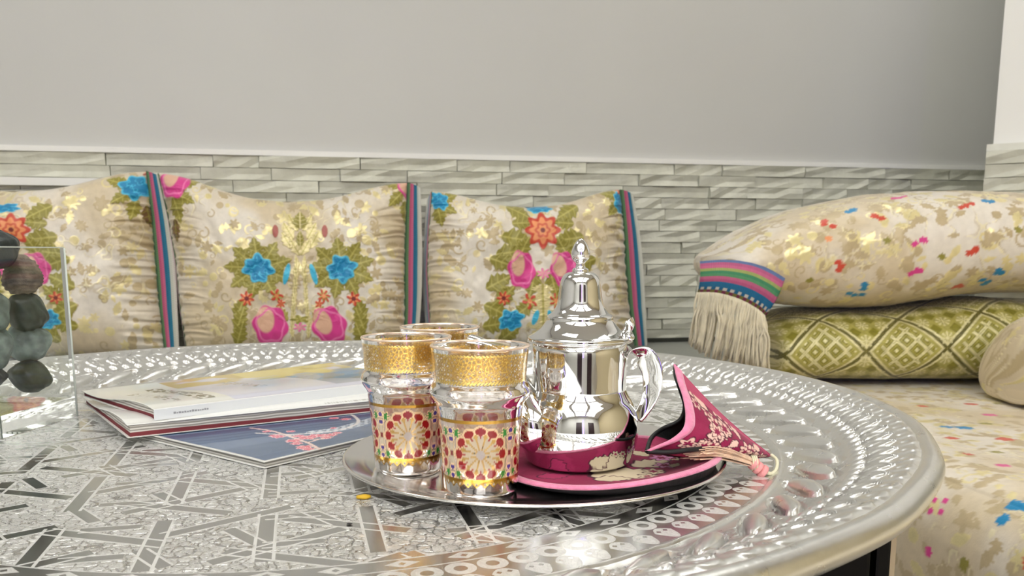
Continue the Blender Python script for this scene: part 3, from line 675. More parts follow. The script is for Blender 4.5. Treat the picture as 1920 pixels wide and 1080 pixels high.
# big swirling lobes
nl = 56; sw = (R_-.42)*3.5; u = (((T_+sw)*nl/(2*PI)) % 1)-.5; ww = u*2*PI*.42/nl; yy = (R_-.4215)
d = np.hypot(ww/.0150, yy/.0165); h += .0064*np.clip(1-d*d, 0, 1)**.8; h -= .0026*sm(.2, .05, np.abs(d-1.05))
mk = sm(.405, .41, R_)*sm(.444, .438, R_); fn = fbm(R_*900, T_*300, 12, 2); h += (fn-.5)*.0016*mk*sm(.9, 1.1, np.hypot(ww/.0150, yy/.0165))
h += .0005*np.sin(T_*nb*2)*np.exp(-((R_-.4575)/.0015)**2)
h += (fbm(R_*60, np.cos(T_)*20+np.sin(T_)*31, 2, 2)-.5)*.0010
h[0] = TZ
V = np.stack([R_*np.cos(T_), R_*np.sin(T_), h], -1)
o = link('embossed_border', mesh_np('embossed_border', V, grid_faces(n, m, wrapv=True)), M['rim'], tab)
# rolled edge and underside
a = np.linspace(PI*1.0, -PI*.72, 22); rc, zc, rb = TR-.0085, RIM-.0085, .0085
pr = [(TR-.0122, TZ+.0300)]+[(rc+rb*math.cos(q), zc+rb*math.sin(q)) for q in np.linspace(PI*.92, -PI*.75, 24)]+[(.478, TZ+.012), (.44, TZ-.004), (.40, TZ-.010), (.2, TZ-.011), (.001, TZ-.011)]
N = 720; T2 = np.linspace(0, 2*PI, N, endpoint=False); pr = np.array(pr); wob = 1+.0011*np.sin(T2*23)+.0012*(fbm(T2*9, T2*0, 5, 2)-.5)
V = np.stack([pr[:, 0, None]*np.cos(T2)*wob, pr[:, 0, None]*np.sin(T2)*wob, np.repeat(pr[:, 1, None], N, 1)], -1)
o = link('rolled_edge', mesh_np('rolled_edge', V, grid_faces(len(pr), N, wrapv=True)), M['rim'], tab)
# black folding base
lc = atY(1567, 1030, .575); la = math.atan2(lc[1]-TC[1], lc[0]-TC[0]); lr = math.hypot(lc[0]-TC[0], lc[1]-TC[1])
bm = bmesh.new()
for k in range(8):
    a0, a1 = la+k*PI/4+PI/8, la+(k+1)*PI/4+PI/8
for k in range(4):
    ang_ = la+k*PI/2; px, py = math.cos(ang_)*lr, math.sin(ang_)*lr
    lg = empty('leg', (px, py, 0), 0 if k in (0, 2) else PI/2); lg.parent = tab
    box('leg_post', -.029, .016, -.022, .022, 0.002, TZ-.012, M['black'], lg, .003); box('leg_panel', .019, .029, -.022, .022, 0.002, TZ-.012, M['black'], lg, .002)
    e_ = box('edge_strip', .029, .0325, -.021, -.010, 0.002, TZ-.012, M['edge_wood'], lg); e_['label'] = 'pale edge strip'
for k in range(4):
    a0 = la+k*PI/2; a1 = a0+PI/2; p0 = np.array([math.cos(a0), math.sin(a0)])*lr; p1 = np.array([math.cos(a1), math.sin(a1)])*lr; d = (p1-p0)/np.linalg.norm(p1-p0); nn = np.array([-d[1], d[0]])*.01
    p0 = p0+d*.03; p1 = p1-d*.03
    prism('apron_rail', [tuple(p0+nn), tuple(p1+nn), tuple(p1-nn), tuple(p0-nn)], TZ-.075, TZ-.014, M['black'], tab)

# ------------------------------------------------------------------ small round tray
l_, r__ = atz(633.5, 866, TZ+.009), atz(1370, 865, TZ+.009); f_ = atz(1000, 951, TZ+.009)
SR = (r__[0]-l_[0])/2*1.004; SC = np.array([(l_[0]+r__[0])/2, f_[1]+SR])
SZ = TZ+.0035
tray = link('serving_tray', lathe_mesh('serving_tray', [(.0005, SZ-.0018), (.104, SZ-.0018), (.112, SZ-.001), (SR-.014, TZ+.0065), (SR-.001, TZ+.0082), (SR, TZ+.009), (SR-.0006, TZ+.0102), (SR-.002, TZ+.0102), (SR-.004, TZ+.0090), (SR-.015, TZ+.0078), (SR-.0185, TZ+.0070), (.113, SZ+.0006), (.105, SZ), (.06, SZ), (.0005, SZ)], 256), M['tray_silver'])
tray.location = (SC[0], SC[1], 0); tag(tray, 'small round polished silver serving tray carrying the glasses and the teapot', 'tray')

# ------------------------------------------------------------------ tea glasses
GH = .0966; y2z = lambda y: (922-y)/271*GH
k92 = .032/92
outer = [(0.0, .0008), (.018, .0008), (.0222, .0006), (.0240, .0022), (70.5*k92, y2z(905)), (72*k92, y2z(880)), (76*k92, y2z(820)), (80*k92, y2z(778)), (82.5*k92, y2z(762)), (84*k92, y2z(755)), (91*k92, y2z(745)), (95.5*k92, y2z(735)), (93*k92, y2z(725)), (87.5*k92, y2z(716)), (87*k92, y2z(708)), (88.5*k92, y2z(685)), (91.5*k92, y2z(656)), (92*k92, y2z(652.5))]
op = crom(outer, 330)
tin = .0020
inner_p = crom([(91.6*k92-.0004, y2z(651)), (90*k92-tin*.8, y2z(655)), (87.5*k92-tin, y2z(690)), (85.5*k92-tin, y2z(715)), (89*k92-tin, y2z(735)), (82*k92-tin, y2z(757)), (78*k92-tin, y2z(790)), (73*k92-tin, y2z(860)), (70*k92-tin, y2z(882)), (64*k92-tin, y2z(890)), (40*k92, y2z(892)), (0, y2z(893))], 60)
pr = np.concatenate([op, inner_p]); NTH = 640; tt = np.linspace(0, 2*PI, NTH, endpoint=False)
PZ, TH = np.meshgrid(pr[:, 1], tt, indexing='ij'); OUT = np.zeros(PZ.shape, bool); OUT[:330] = True
yp = 922-PZ/GH*271             # height measured downwards, as on the front glass
cover = np.zeros(PZ.shape+(4,)); met = np.zeros(PZ.shape)
def gput(mask, c, a, mt=0.0):
    global met
    m = np.clip(mask, 0, 1)*OUT; mm_ = m[..., None]; cover[...] = cover*(1-mm_)+np.array(tuple(c)+(a,))*mm_; met = met*(1-m)+mt*m
GOLD = srgb(196, 150, 60); GOLD2 = srgb(235, 205, 120); OUTL = srgb(240, 205, 160); BG = srgb(196, 166, 142); PET = srgb(204, 186, 158); GR = srgb(146, 6, 14); GRN = srgb(30, 128, 40); PUR = srgb(70, 50, 130); SLATE = srgb(96, 104, 120)
arcx = TH*76          # px-like arc length
# upper gold band with filigree
vx, vy = arcx/7.0, yp/7.0
def voro_np(x, y, seed):
    g = np.random.RandomState(seed).rand(96, 96, 2); xi, yi = np.floor(x).astype(int), np.floor(y).astype(int); d1 = np.full(x.shape, 9.); d2 = d1.copy(); per = 68
    for i in (-1, 0, 1):
        for j in (-1, 0, 1):
            q = g[((xi+i) % per) % 96, (yi+j) % 96]; d = np.hypot(xi+i+q[..., 0]-x, yi+j+q[..., 1]-y); n1 = np.minimum(d1, d); d2 = np.minimum(np.maximum(d1, d), d2); d1 = n1
    return d1, d2
per = 68; vx = TH/(2*PI)*per
d1_, d2_ = voro_np(vx, vy, 4); vein = d2_-d1_
gb = (yp > 660)*(yp < 712)
gput(gb, GOLD, .80, .85); gput(gb*sm(.12, .05, vein), GOLD2, 1., 1.); gput(gb*sm(.30, .38, vein)*(d1_ < .26), srgb(200, 170, 110), .30, .3)
gput((yp > 707)*(yp < 714)*(np.sin(TH*85+yp*.9) > -.2), GOLD2, 1., 1.); gput((yp > 659)*(yp < 664)*(np.sin(TH*85-yp*.9) > -.2), GOLD2, 1., 1.)
# enamel zone
ez = (yp > 779)*(yp < 893); gput(ez, BG, .42)
gput((yp > 776)*(yp < 782), GOLD, 1., 1.)
NR = 4
u = ((TH*NR/(2*PI)+.5) % 1)-.5; ax = u*2*PI/NR*76; ay = yp-838.5; rr_ = np.hypot(ax, ay); an = np.arctan2(ay, ax)
# corners: green stars and purple dots
for sx in (-1, 1):
    for cy in (-38, 38):
        bx = ax-sx*(59.7-13); by = ay-cy; rb_ = np.hypot(bx, by); ab = np.arctan2(by, bx)
        gput((rb_ < 9+3.2*np.cos(6*ab)), OUTL, .95); gput((rb_ < 7.2+2.6*np.cos(6*ab)), GRN, .9)
for cy, rd in ((-41, 4.5), (-26, 4.8), (0, 5.5), (26, 4.8), (41, 4.5)):
    bx = np.abs(ax)-59.7; rb_ = np.hypot(bx*.9, ay-cy); gput(rb_ < rd+1.8, OUTL, .95); gput(rb_ < rd, PUR if cy else DRED, .95)
bx = np.abs(ax)-59.7; gput((np.abs(bx) < 8)*(np.abs(ay) > 6)*(np.abs(ay) < 20)*(np.abs(bx) < 3.8), PET, .8)
gput((np.abs(np.abs(bx)-(4.5+np.abs(ay)*.12)) < .8)*(np.abs(ay) < 47), OUTL, 1, .4)
# rosette
R0 = 52.0
gput(rr_ < R0+2.0*np.cos(12*an), OUTL, 1., .3); gput(rr_ < R0-2.2+1.8*np.cos(12*an), BG, .75)
seg = ((an*12/(2*PI)+.5) % 1)-.5; tx = seg*2*PI/12
px_ = rr_*np.sin(tx); py_ = rr_*np.cos(tx)
pet = (np.abs(px_) < np.minimum(6.3, py_*.21)*np.clip(1-((py_-24)/17)**2, 0, 1)**.7)
gput((rr_ < 41)*(rr_ > 5), srgb(196, 156, 84), .95, .5); gput(pet*(rr_ > 5), PET, .85); gput(rr_ < 8.5, srgb(180, 168, 158), .9)
gput((rr_ > 10)*(rr_ < 17)*(np.abs(seg) > .44)*(np.sin(an*4) > .75), srgb(40, 30, 25), 1.)
rd = np.hypot(px_/10.4, (py_-42.5)/7.6); gput(rd < 1.13, OUTL, 1., .3); gput((rd < .93), GR, .97)
gput((np.abs(px_) < 1.4)*(py_ > 29)*(py_ < 37), GR, 1.)
# lower gold scallops
gput((yp > 884)*(yp < 889), GOLD, 1., 1.); sc_ = ((TH*28/(2*PI)) % 1)-.5; gput((yp > 889)*(yp < 893+8*(1-np.abs(sc_)*2)), GOLD, .85, .8); gput(np.hypot(sc_*17, (yp-894)) < 2.3, srgb(240, 225, 190), .3)
Vg = np.stack([pr[:, 0, None]*np.cos(TH), pr[:, 0, None]*np.sin(TH), PZ], -1)
gm = mesh_np('glass_wall', Vg, grid_faces(len(pr), NTH, wrapv=True), cover, met)
t = NT('decorated_glass'); a = t.attr(); mt = t.attr('Met'); al = Ex(t, a.outputs['Alpha'])
t.set(Base_Color=a.outputs['Color'], Metallic=mt.outputs['Fac'], Roughness=.20, Coat_Weight=.4); t.bump(t.noise(900, 2), .25, .0003)
g = t.add('ShaderNodeBsdfGlass'); g.inputs['IOR'].default_value = 1.47; g.inputs['Roughness'].default_value = 0.0; g.inputs['Color'].default_value = (1, .985, .98, 1)
mx = t.add('ShaderNodeMixShader'); t.inp(mx.inputs[0], al); t.l.new(g.outputs[0], mx.inputs[1]); t.l.new(t.b.outputs[0], mx.inputs[2]); t.l.new(mx.outputs[0], t.out.inputs[0])
gm.materials.append(t.m)
rimm = lathe_mesh('gilt_lip', [((91.9)*k92-.0004+.0010*math.cos(q), y2z(651.0)+.0008*math.sin(q)) for q in np.linspace(0, 2*PI, 12, endpoint=False)], 200, closed=True)
rimm.materials.append(simple('pink_gilt_lip', srgb(238, 214, 190), .15, .55))
GBASE = SZ+.0004
def glass(x, y, rz, label):
    o = empty('tea_glass', (x, y, GBASE), rz); tag(o, label, 'glass', 'decorated tea glasses on the small tray')
    link('glass_body', gm, None, o); link('gilt_lip', rimm, None, o)
glass(-.0208, .551, -PI/2+.04, 'front tea glass with gold band and red enamel rosettes, nearest the pink mat')
glass(-.0754, .6073, -PI/2+.12, 'tea glass standing behind and left of the front glass, over the tray edge')
glass(-.0585, .690, -PI/2+.5, 'rearmost tea glass, only its gold top showing between the other two')

# ------------------------------------------------------------------ teapot
PX, PY = .0478, .603
def zpx(y): return float(atY(1086, y, PY)[2])
def rpx(h, y):
    d = ray(1086, y)*PY/ray(1086, y)[1]; cz = d[1]*math.cos(PITCH)-d[2]*math.sin(PITCH); return h/FPX*cz
MATZ = SZ+.006
PXX = float(atY(1086, 700, PY)[0])
pot = empty('teapot', (PXX, PY, MATZ)); tag(pot, 'polished silver teapot with domed lid and bud finial on the pink mat', 'teapot')
def prof_px(L): return [(rpx(h, y), zpx(y)-MATZ) for h, y in L]
body = prof_px([(0, 884), (70, 884), (92, 880), (99, 868), (107, 845), (111.5, 815), (110, 790), (102, 762), (93, 745), (88, 732), (87.5, 728), (87.5, 700), (88, 660), (88, 642), (84, 640), (60, 640), (0, 640)])
zoff = -body[0][1]+.0005; body = [(r_, z_ if z_ > .01 else z_) for r_, z_ in body]
zb0 = body[0][1]; ztop = body[11][1]
body = [(r_, .0005+(z_-zb0)*(ztop-.0005)/(ztop-zb0) if z_ < ztop else z_) for r_, z_ in body]
bp = np.concatenate([crom(body[:13], 110), np.array(body[13:])])
link('body', lathe_mesh('body', bp, 160), M['chrome'], pot)
lid = prof_px([(0, 640.5), (90, 640.5), (96.5, 637), (97.5, 633.5), (96, 630), (90, 627), (78, 619), (68, 608), (63, 600), (62, 595), (60, 591), (54, 587), (47, 578), (42.5, 565), (40, 548), (38, 532), (34, 520), (26, 512), (12, 509.5), (0, 509)])
link('lid', lathe_mesh('lid', crom(lid, 150), 160), M['chrome'], pot)
fin = prof_px([(0, 511), (14, 510.5), (15.5, 507), (14, 503.5), (9.5, 501), (8.5, 495), (10.5, 490.5), (16, 485), (18, 478.5), (18.2, 477), (17, 470), (12, 458), (6, 450), (0, 446.5)])
link('finial', lathe_mesh('finial', crom(fin, 80), 64), M['chrome'], pot)
def pl(px, py, Y): return atY(px, py, Y)-np.array([PXX, PY, MATZ])
hp = crom([pl(1162, 662, .600), pl(1186, 660, .597), pl(1208, 668, .595), pl(1222, 694, .593), pl(1222, 728, .593), pl(1212, 758, .595), pl(1195, 786, .598)], 46)
sdv = np.array([.85, -.52, 0.0])
V_, F_ = tube_np(hp, np.concatenate([np.linspace(.0070, .0088, 20), np.linspace(.0088, .0040, 26)]), 20, flat=(1.0, .16), side=sdv)
link('handle', mesh_list('handle', [(V_, F_)]), M['chrome'], pot)
hp2 = crom([pl(1160, 634, .60), pl(1168, 628, .597), pl(1177, 618, .593), pl(1181, 606, .590), pl(1178, 600, .590)], 20)
V1, F1 = tube_np(hp2, [.0028]*10+list(np.linspace(.0032, .0046, 10)), 14, flat=(1.2, .8)); V2, F2 = tube_np([pl(1166, 636, .596), pl(1178, 634, .590), pl(1184, 630, .588)], .0030, 12)
link('lid_hinge', mesh_list('lid_hinge', [(V1, F1), (V2, F2)]), M['chrome'], pot)
sp = crom([pl(1045, 815, .600), pl(1003, 800, .585), pl(985, 760, .590), pl(965, 715, .600), pl(935, 670, .612), pl(906, 648, .620), pl(880, 636, .624)], 60)
rad_ = np.interp(np.linspace(0, 1, 60), [0, .2, .4, .6, .8, 1], [.020, .0165, .0115, .0082, .0058, .0042])
V_, F_ = tube_np(sp, rad_, 28, flat=(1.0, .9), cap=False)
F_ = list(F_); V1, F1 = tube_np(sp[::-1], rad_[::-1]*.82, 28, cap=False)
me = mesh_list('spout', [(V_, F_), (V1, F1)]); link('spout', me, M['chrome'], pot)

# ------------------------------------------------------------------ pink mat under the pot
t = NT('pink_quilted_fabric'); a = t.attr(); t.set(Base_Color=a.outputs['Color'], Roughness=.85, Sheen_Weight=.08, Specular_IOR_Level=.25); t.bump(t.noise(700, 3)+t.noise(60, 2)*2, .4, .0006); M['pinkcloth'] = t.m
M['piping'] = simple('pale_pink_piping', srgb(226, 128, 164), .6, bump=.7, bscale=900, bd=.0008, var=.1, vs=200, Sheen_Weight=.5)
M['lining'] = simple('black_lining', srgb(8, 8, 10), .55, bump=.5, bscale=90, bd=.002)
CRM = srgb(206, 190, 160); MAG = srgb(136, 18, 66); MAG2 = srgb(166, 40, 90); MDK = srgb(72, 16, 40)
mc = np.array([PXX+.018, PY+.004]); mr = .0775
matE = empty('pot_mat', (mc[0], mc[1], SZ)); tag(matE, 'round magenta brocade mat with pale pink piping under the teapot', 'mat')
n, m = 130, 360; rr0 = np.linspace(.0002, 1, n); tt = np.linspace(0, 2*PI, m, endpoint=False)
edge = mr*(1+.03*np.cos(2*tt+.4)+.03*np.cos(3*tt)); lift = .0075+.0015*np.cos(tt*2+1)+.003*np.cos(tt-.2)
RR = rr0[:, None]*edge; Xm = RR*np.cos(tt); Ym = RR*np.sin(tt); Zm = .0055+(lift-.0035)*sm(.62, 1.0, rr0)[:, None]+0*RR
colm = np.zeros(Xm.shape+(4,)); put(colm, np.ones(Xm.shape), MAG); put(colm, sm(.45, .6, fbm(Xm*60, Ym*60, 3, 3))*.4, MAG2)
Wm = np.stack([Xm+mc[0], Ym+mc[1], Zm+SZ], -1)
for px, py, sx, ang0, kd, c1 in ((1178, 888, .027, .25, 'leaf', CRM), (1222, 868, .018, .6, 'leaf', CRM), (1150, 898, .013, .1, 'leaf', CRM), (1225, 884, .008, 0, 'ring', CRM), (1246, 872, .008, 0, 'ring', srgb(220, 150, 190)), (1262, 858, .008, 0, 'ring', CRM), (1240, 858, .009, 0, 'ring', srgb(215, 140, 190)),
                            (1215, 893, .007, 0, 'ring', CRM), (1284, 850, .008, 0, 'ring', CRM), (1200, 850, .010, 2, 'leaf', CRM), (1040, 892, .012, .3, 'leaf', MAG2), (1150, 835, .014, 1., 'leaf', CRM), (1265, 872, .006, 1., 'leaf', CRM)):
    cx, cy = spot(Wm, Xm, Ym, px, py)
    if kd == 'leaf': stamp(colm, Xm, Ym, cx, cy, sx*1.12, sx*.78, ang0, 'leaf', MDK); stamp(colm, Xm, Ym, cx, cy, sx, sx*.66, ang0, 'leaf', c1)
    else:
        stamp(colm, Xm, Ym, cx, cy, sx*1.2, sx*1.2, .4, 'flower', MDK, seed=int(px)); stamp(colm, Xm, Ym, cx, cy, sx, sx, .4, 'flower', c1, seed=int(px)); stamp(colm, Xm, Ym, cx, cy, sx*.5, sx*.5, .4, 'flower', MAG, seed=int(px))
link('mat_top', mesh_np('mat_top', np.stack([Xm, Ym, Zm], -1), grid_faces(n, m, wrapv=True), colm), M['pinkcloth'], matE)
P = np.stack([edge*np.cos(tt), edge*np.sin(tt), Zm[-1]], -1)[::3]; P = np.concatenate([P, P[:2]])
link('piping', mesh_list('piping', [tube_np(P, .0026, 8, cap=False, flat=(.65, 1.25), side=(0, 0, 1))]), M['piping'], matE)
lp = [(k, z) for k, z in ((1.0, None), (.985, .0035), (.93, .0004), (.5, .0002), (.001, .0002))]
VL = []
for k, z in lp: VL.append(np.stack([edge*k*np.cos(tt), edge*k*np.sin(tt), (Zm[-1]-.0005) if z is None else (np.full(m, z) if k < .95 else Zm[-1]*.45)], -1))
link('mat_underside', mesh_np('mat_underside', np.array(VL), grid_faces(len(VL), m, wrapv=True)), M['lining'], matE)

# ------------------------------------------------------------------ pot mitt (folded cone) with tassel
mb = atY(1300, 850, .60); mit = empty('pot_holder', tuple(mb)); tag(mit, 'pointed magenta brocade pot holder with black lining and pink tassel, beside the teapot', 'pot holder')
mp = lambda px, py, Y: atY(px, py, Y)-mb
T0, C0, L0_ = (1266, 686, .640), (1300, 806, .572), (1213, 846, .560)
Fc = crom([mp(*T0), mp(1274, 718, .622), mp(1284, 748, .602), mp(1289, 780, .585), mp(1284, 805, .574), mp(1262, 824, .568), mp(1238, 835, .563), mp(*L0_)], 120)
Bc = crom([mp(*T0), mp(1267, 706, .630), mp(1277, 736, .622), mp(1284, 762, .615), mp(1274, 788, .615), mp(1240, 805, .612), mp(1221, 822, .595), mp(*L0_)], 120)
Ap = mp(1448, 856, .628)
def sheetm(Cv, bulge, n2=130):
    q = np.linspace(0, 1, n2); P = Cv[:, None]*(1-q[None, :, None])+Ap*q[None, :, None]
    sag = np.sin(PI*q)[None]; P[..., 2] += -.004*sag; s_ = np.linspace(0, 1, len(Cv))[:, None]
    P = P+np.array([0.15, -1, .35])*bulge*sag[..., None]*np.sin(PI*s_)[..., None]; return P
PF = sheetm(Fc, .010); PB = sheetm(Bc, -.006)
s_, q_ = np.meshgrid(np.linspace(0, 1, 120), np.linspace(0, 1, 130), indexing='ij')
ucoord = (s_-.5)*.11*(1-q_)+.0; vcoord = q_*.11
cm = np.zeros(s_.shape+(4,)); put(cm, np.ones(s_.shape), MAG); put(cm, sm(.4, .7, fbm(ucoord*90, vcoord*90, 8, 3))*.6, srgb(150, 40, 78)); 
rz_ = np.random.RandomState(4)
for i in range(60):
    cx, cy = rz_.uniform(-.042, .045), rz_.uniform(.014, .105); kd = ['scroll', 'flower', 'leaf', 'scroll'][rz_.randint(4)]; z = rz_.uniform(.0055, .009); a0 = rz_.uniform(0, 6)
    stamp(cm, ucoord, vcoord, cx, cy, z*1.25, z*(1.25 if kd != 'leaf' else .8), a0, kd if kd == 'leaf' else 'flower', MDK, seed=i); stamp(cm, ucoord, vcoord, cx, cy, z*1.05, z*(1.05 if kd != 'leaf' else .6), a0, kd if kd == 'leaf' else 'flower', srgb(226, 186, 172), seed=i)
    if kd != 'leaf': stamp(cm, ucoord, vcoord, cx, cy, z*.6, z*.6, a0, 'flower', MAG, None, None, seed=i+1)
put(cm, ((s_ < .13) | (s_ > .93)), srgb(178, 66, 100))
nF = grid_faces(120, 130)
link('outer_cloth', mesh_np('outer_cloth', PF, nF, cm), M['pinkcloth'], mit)
link('back_cloth', mesh_np('back_cloth', PB+np.array([.001, .0015, 0]), nF, cm), M['pinkcloth'], mit)
link('lining', mesh_np('lining', np.concatenate([(PF+np.array([-.0016, .0022, -.0012])).reshape(-1, 3), PB.reshape(-1, 3)]), np.concatenate([nF, grid_faces(120, 130, flip=True, off=120*130)])), M['lining'], mit)
# quilted piping along the open edge: a flat pale ribbon folded over it
dirA = (Ap-Fc); dirA /= np.linalg.norm(dirA, axis=1)[:, None]; rw = np.interp(np.linspace(0, 1, 120), [0, .1, .5, .75, 1], [.0075, .0072, .0085, .0060, .0035])
RB = [Fc-dirA*.001+np.array([0, .002, 0]), Fc-dirA*.0022, Fc-dirA*.001+np.array([0, -.0022, .001]), PF[np.arange(120), np.clip((rw/.09*130).astype(int), 0, 129)]+np.array([0, -.0018, .0008]), Fc+dirA*rw[:, None]+np.array([0, -.0005, 0])]
RB[3] = Fc+dirA*(rw[:, None]*.8)+np.array([0, -.0030, .0008])
link('piping', mesh_np('piping', np.stack(RB, 1), grid_faces(120, 5)), M['piping'], mit)
V1, F1 = tube_np(Bc, .0016, 8); V2, F2 = tube_np(np.stack([Bc[0], Fc[0]+np.array([.001, 0, .002])]), .0035, 8)
link('back_binding', mesh_list('back_binding', [(V1, F1)]), M['lining'], mit)
V3_, F3_ = tube_np(crom([mp(*L0_), mp(1250, 848, .562), mp(1290, 844, .568), mp(1330, 840, .582)], 30), .0018, 8)
link('lower_binding', mesh_list('lower_binding', [(V3_, F3_)]), M['lining'], mit)
# tassel and loop
M['tassel'] = simple('pink_ivory_thread', srgb(226, 190, 160), .6, bump=.4, bscale=700, var=.12, vs=120, Sheen_Weight=.4)
M['cord'] = simple('pale_cord', srgb(214, 210, 180), .6, bump=.6, bscale=600)
rt = random.Random(8); parts = []
k0, k1 = mp(1412, 868, .603), mp(1290, 848, .575)
for k in range(70):
    a0 = rt.uniform(0, 2*PI); rr_ = rt.uniform(.1, 1); off = np.array([0, math.cos(a0), math.sin(a0)])
    e = k1+np.array([rt.uniform(-.008, .012), 0, 0])+off*.0062*rr_; mid = mp(1350, 848, .588)+off*.0060*rr_
    parts.append(tube_np(crom([k0+off*.0035*rr_, mid, e], 10), .00045, 4))
o = link('tassel_threads', mesh_list('tassel_threads', parts), M['tassel'], mit); o['kind'] = 'stuff'
kn = []
for (px, py, r_) in ((1413, 869, .0050), (1421, 877, .0048), (1430, 884, .0052)):
    me_ = crom([mp(px-5, py-4, .602), mp(px, py, .602), mp(px+5, py+4, .602)], 8); kn.append(tube_np(me_, [r_*.5, r_*.8, r_, r_, r_, r_, r_*.8, r_*.5], 12))
link('tassel_knot', mesh_list('tassel_knot', kn), simple('pink_knot_thread', srgb(226, 150, 150), .6, bump=.8, bscale=500, bd=.001), mit)
lo = crom([mp(1446, 853, .626), mp(1456, 862, .62), mp(1456, 878, .61), mp(1446, 888, .604), mp(1430, 884, .602)], 40)
wrap = [tube_np(lo, .0013, 8)]
for k in range(3): wrap.append(tube_np(np.array([k0+np.array([-.001+k*.0014, math.cos(q)*.0050, math.sin(q)*.0050]) for q in np.linspace(0, 2*PI, 20)]), .0007, 6))
link('cord_loop', mesh_list('cord_loop', wrap), M['cord'], mit)

# ------------------------------------------------------------------ magazines
def pages_mat(name, c1, c2, red=False):
    t = NT(name); x, y, z = t.xyz(); n_ = (z*2600+t.noise(25, 2)*5.0).sin(); f = t.ramp(n_, -.4, .6); c = t.mix(f, c1, c2)
    if red: c = t.mix(t.ramp((z*420+t.noise(9, 1)*1.5).sin(), .55, .8), c, srgb(120, 44, 50))
    t.set(Base_Color=c, Roughness=.7); return t.m
def magazine(name, N, uvec, vvec, z0, thick, label, cover_fn, pmat, cmat, bend=.0, wave=.002, n=230, m=170, round_=0.004):
    """N near corner; uvec to the right edge, vvec to the far-left edge (metres)"""
    root = empty(name, (N[0], N[1], z0)); tag(root, label, 'magazine', 'magazines stacked on the tray table')
    a = np.linspace(0, 1, n); b = np.linspace(0, 1, m); A, B = np.meshgrid(a, b, indexing='ij'); U = np.array(uvec); W = np.array(vvec)
    sag = -bend*sm(.3, 1.0, B)*(1-A*.8)+wave*np.sin(B*PI*2+.5)*(1-.6*A)*.5*sm(0, .1, B)
    XY = A[..., None]*U+B[..., None]*W
    top = thick+sag; col = cover_fn(A, B)
    V = np.concatenate([XY, top[..., None]], -1)
    # cover: thin printed sheet with a turned edge
    t_ = .0006; Vb = V.copy(); Vb[..., 2] -= t_
    F = [grid_faces(n, m), grid_faces(n, m, flip=True, off=n*m)]
    def rimf(i0): pass
    ring = [(i, 0) for i in range(n)]+[(n-1, j) for j in range(1, m)]+[(i, m-1) for i in range(n-2, -1, -1)]+[(0, j) for j in range(m-2, 0, -1)]
    R = np.array([i*m+j for i, j in ring]); R2 = np.roll(R, -1)
    F.append(np.stack([R, R+n*m, R2+n*m, R2], 1))
    link('front_cover', mesh_np('front_cover', np.concatenate([V.reshape(-1, 3), Vb.reshape(-1, 3)]), np.concatenate(F), np.concatenate([col.reshape(-1, 4)]*2), smooth=False), cmat, root)
    # page block: layered leaves, each layer slightly offset
    L = 7; ringA = np.array([(a[i], b[j]) for i, j in ring]); sg = np.array([sag[i, j] for i, j in ring])
    Vp = []; rr = random.Random(int(thick*1e5))
    for k in range(2*L+2):
        f = k/(2*L+1); z = .0006+(thick-t_-.0007)*f; ins = .0012+(.0010 if k % 2 else 0)+rr.uniform(0, .0006); 
        ab = np.clip(ringA, .004+ins*2, 1-.004-ins*2); P = ab[:, :1]*U+ab[:, 1:]*W
        Vp.append(np.concatenate([P, (z+sg*f)[:, None]], 1))
    Vp = np.array(Vp); nr = len(R)
    link('pages', mesh_np('pages', Vp, grid_faces(len(Vp), nr, wrapv=True), smooth=False), pmat, root)
    bm = bmesh.new(); vs = [bm.verts.new((*(np.array(q[0])*U+np.array(q[1])*W), z)) for z in (0, .0006) for q in ((0, 0), (1, 0), (1, 1), (0, 1))]
    for f in ((3, 2, 1, 0), (4, 5, 6, 7), (0, 1, 5, 4), (1, 2, 6, 5), (2, 3, 7, 6), (3, 0, 4, 7)): bm.faces.new([vs[i] for i in f])
    bm_obj('back_cover', bm, simple('back_cover_paper', srgb(225, 225, 220), .35), root)
    return root, U, W
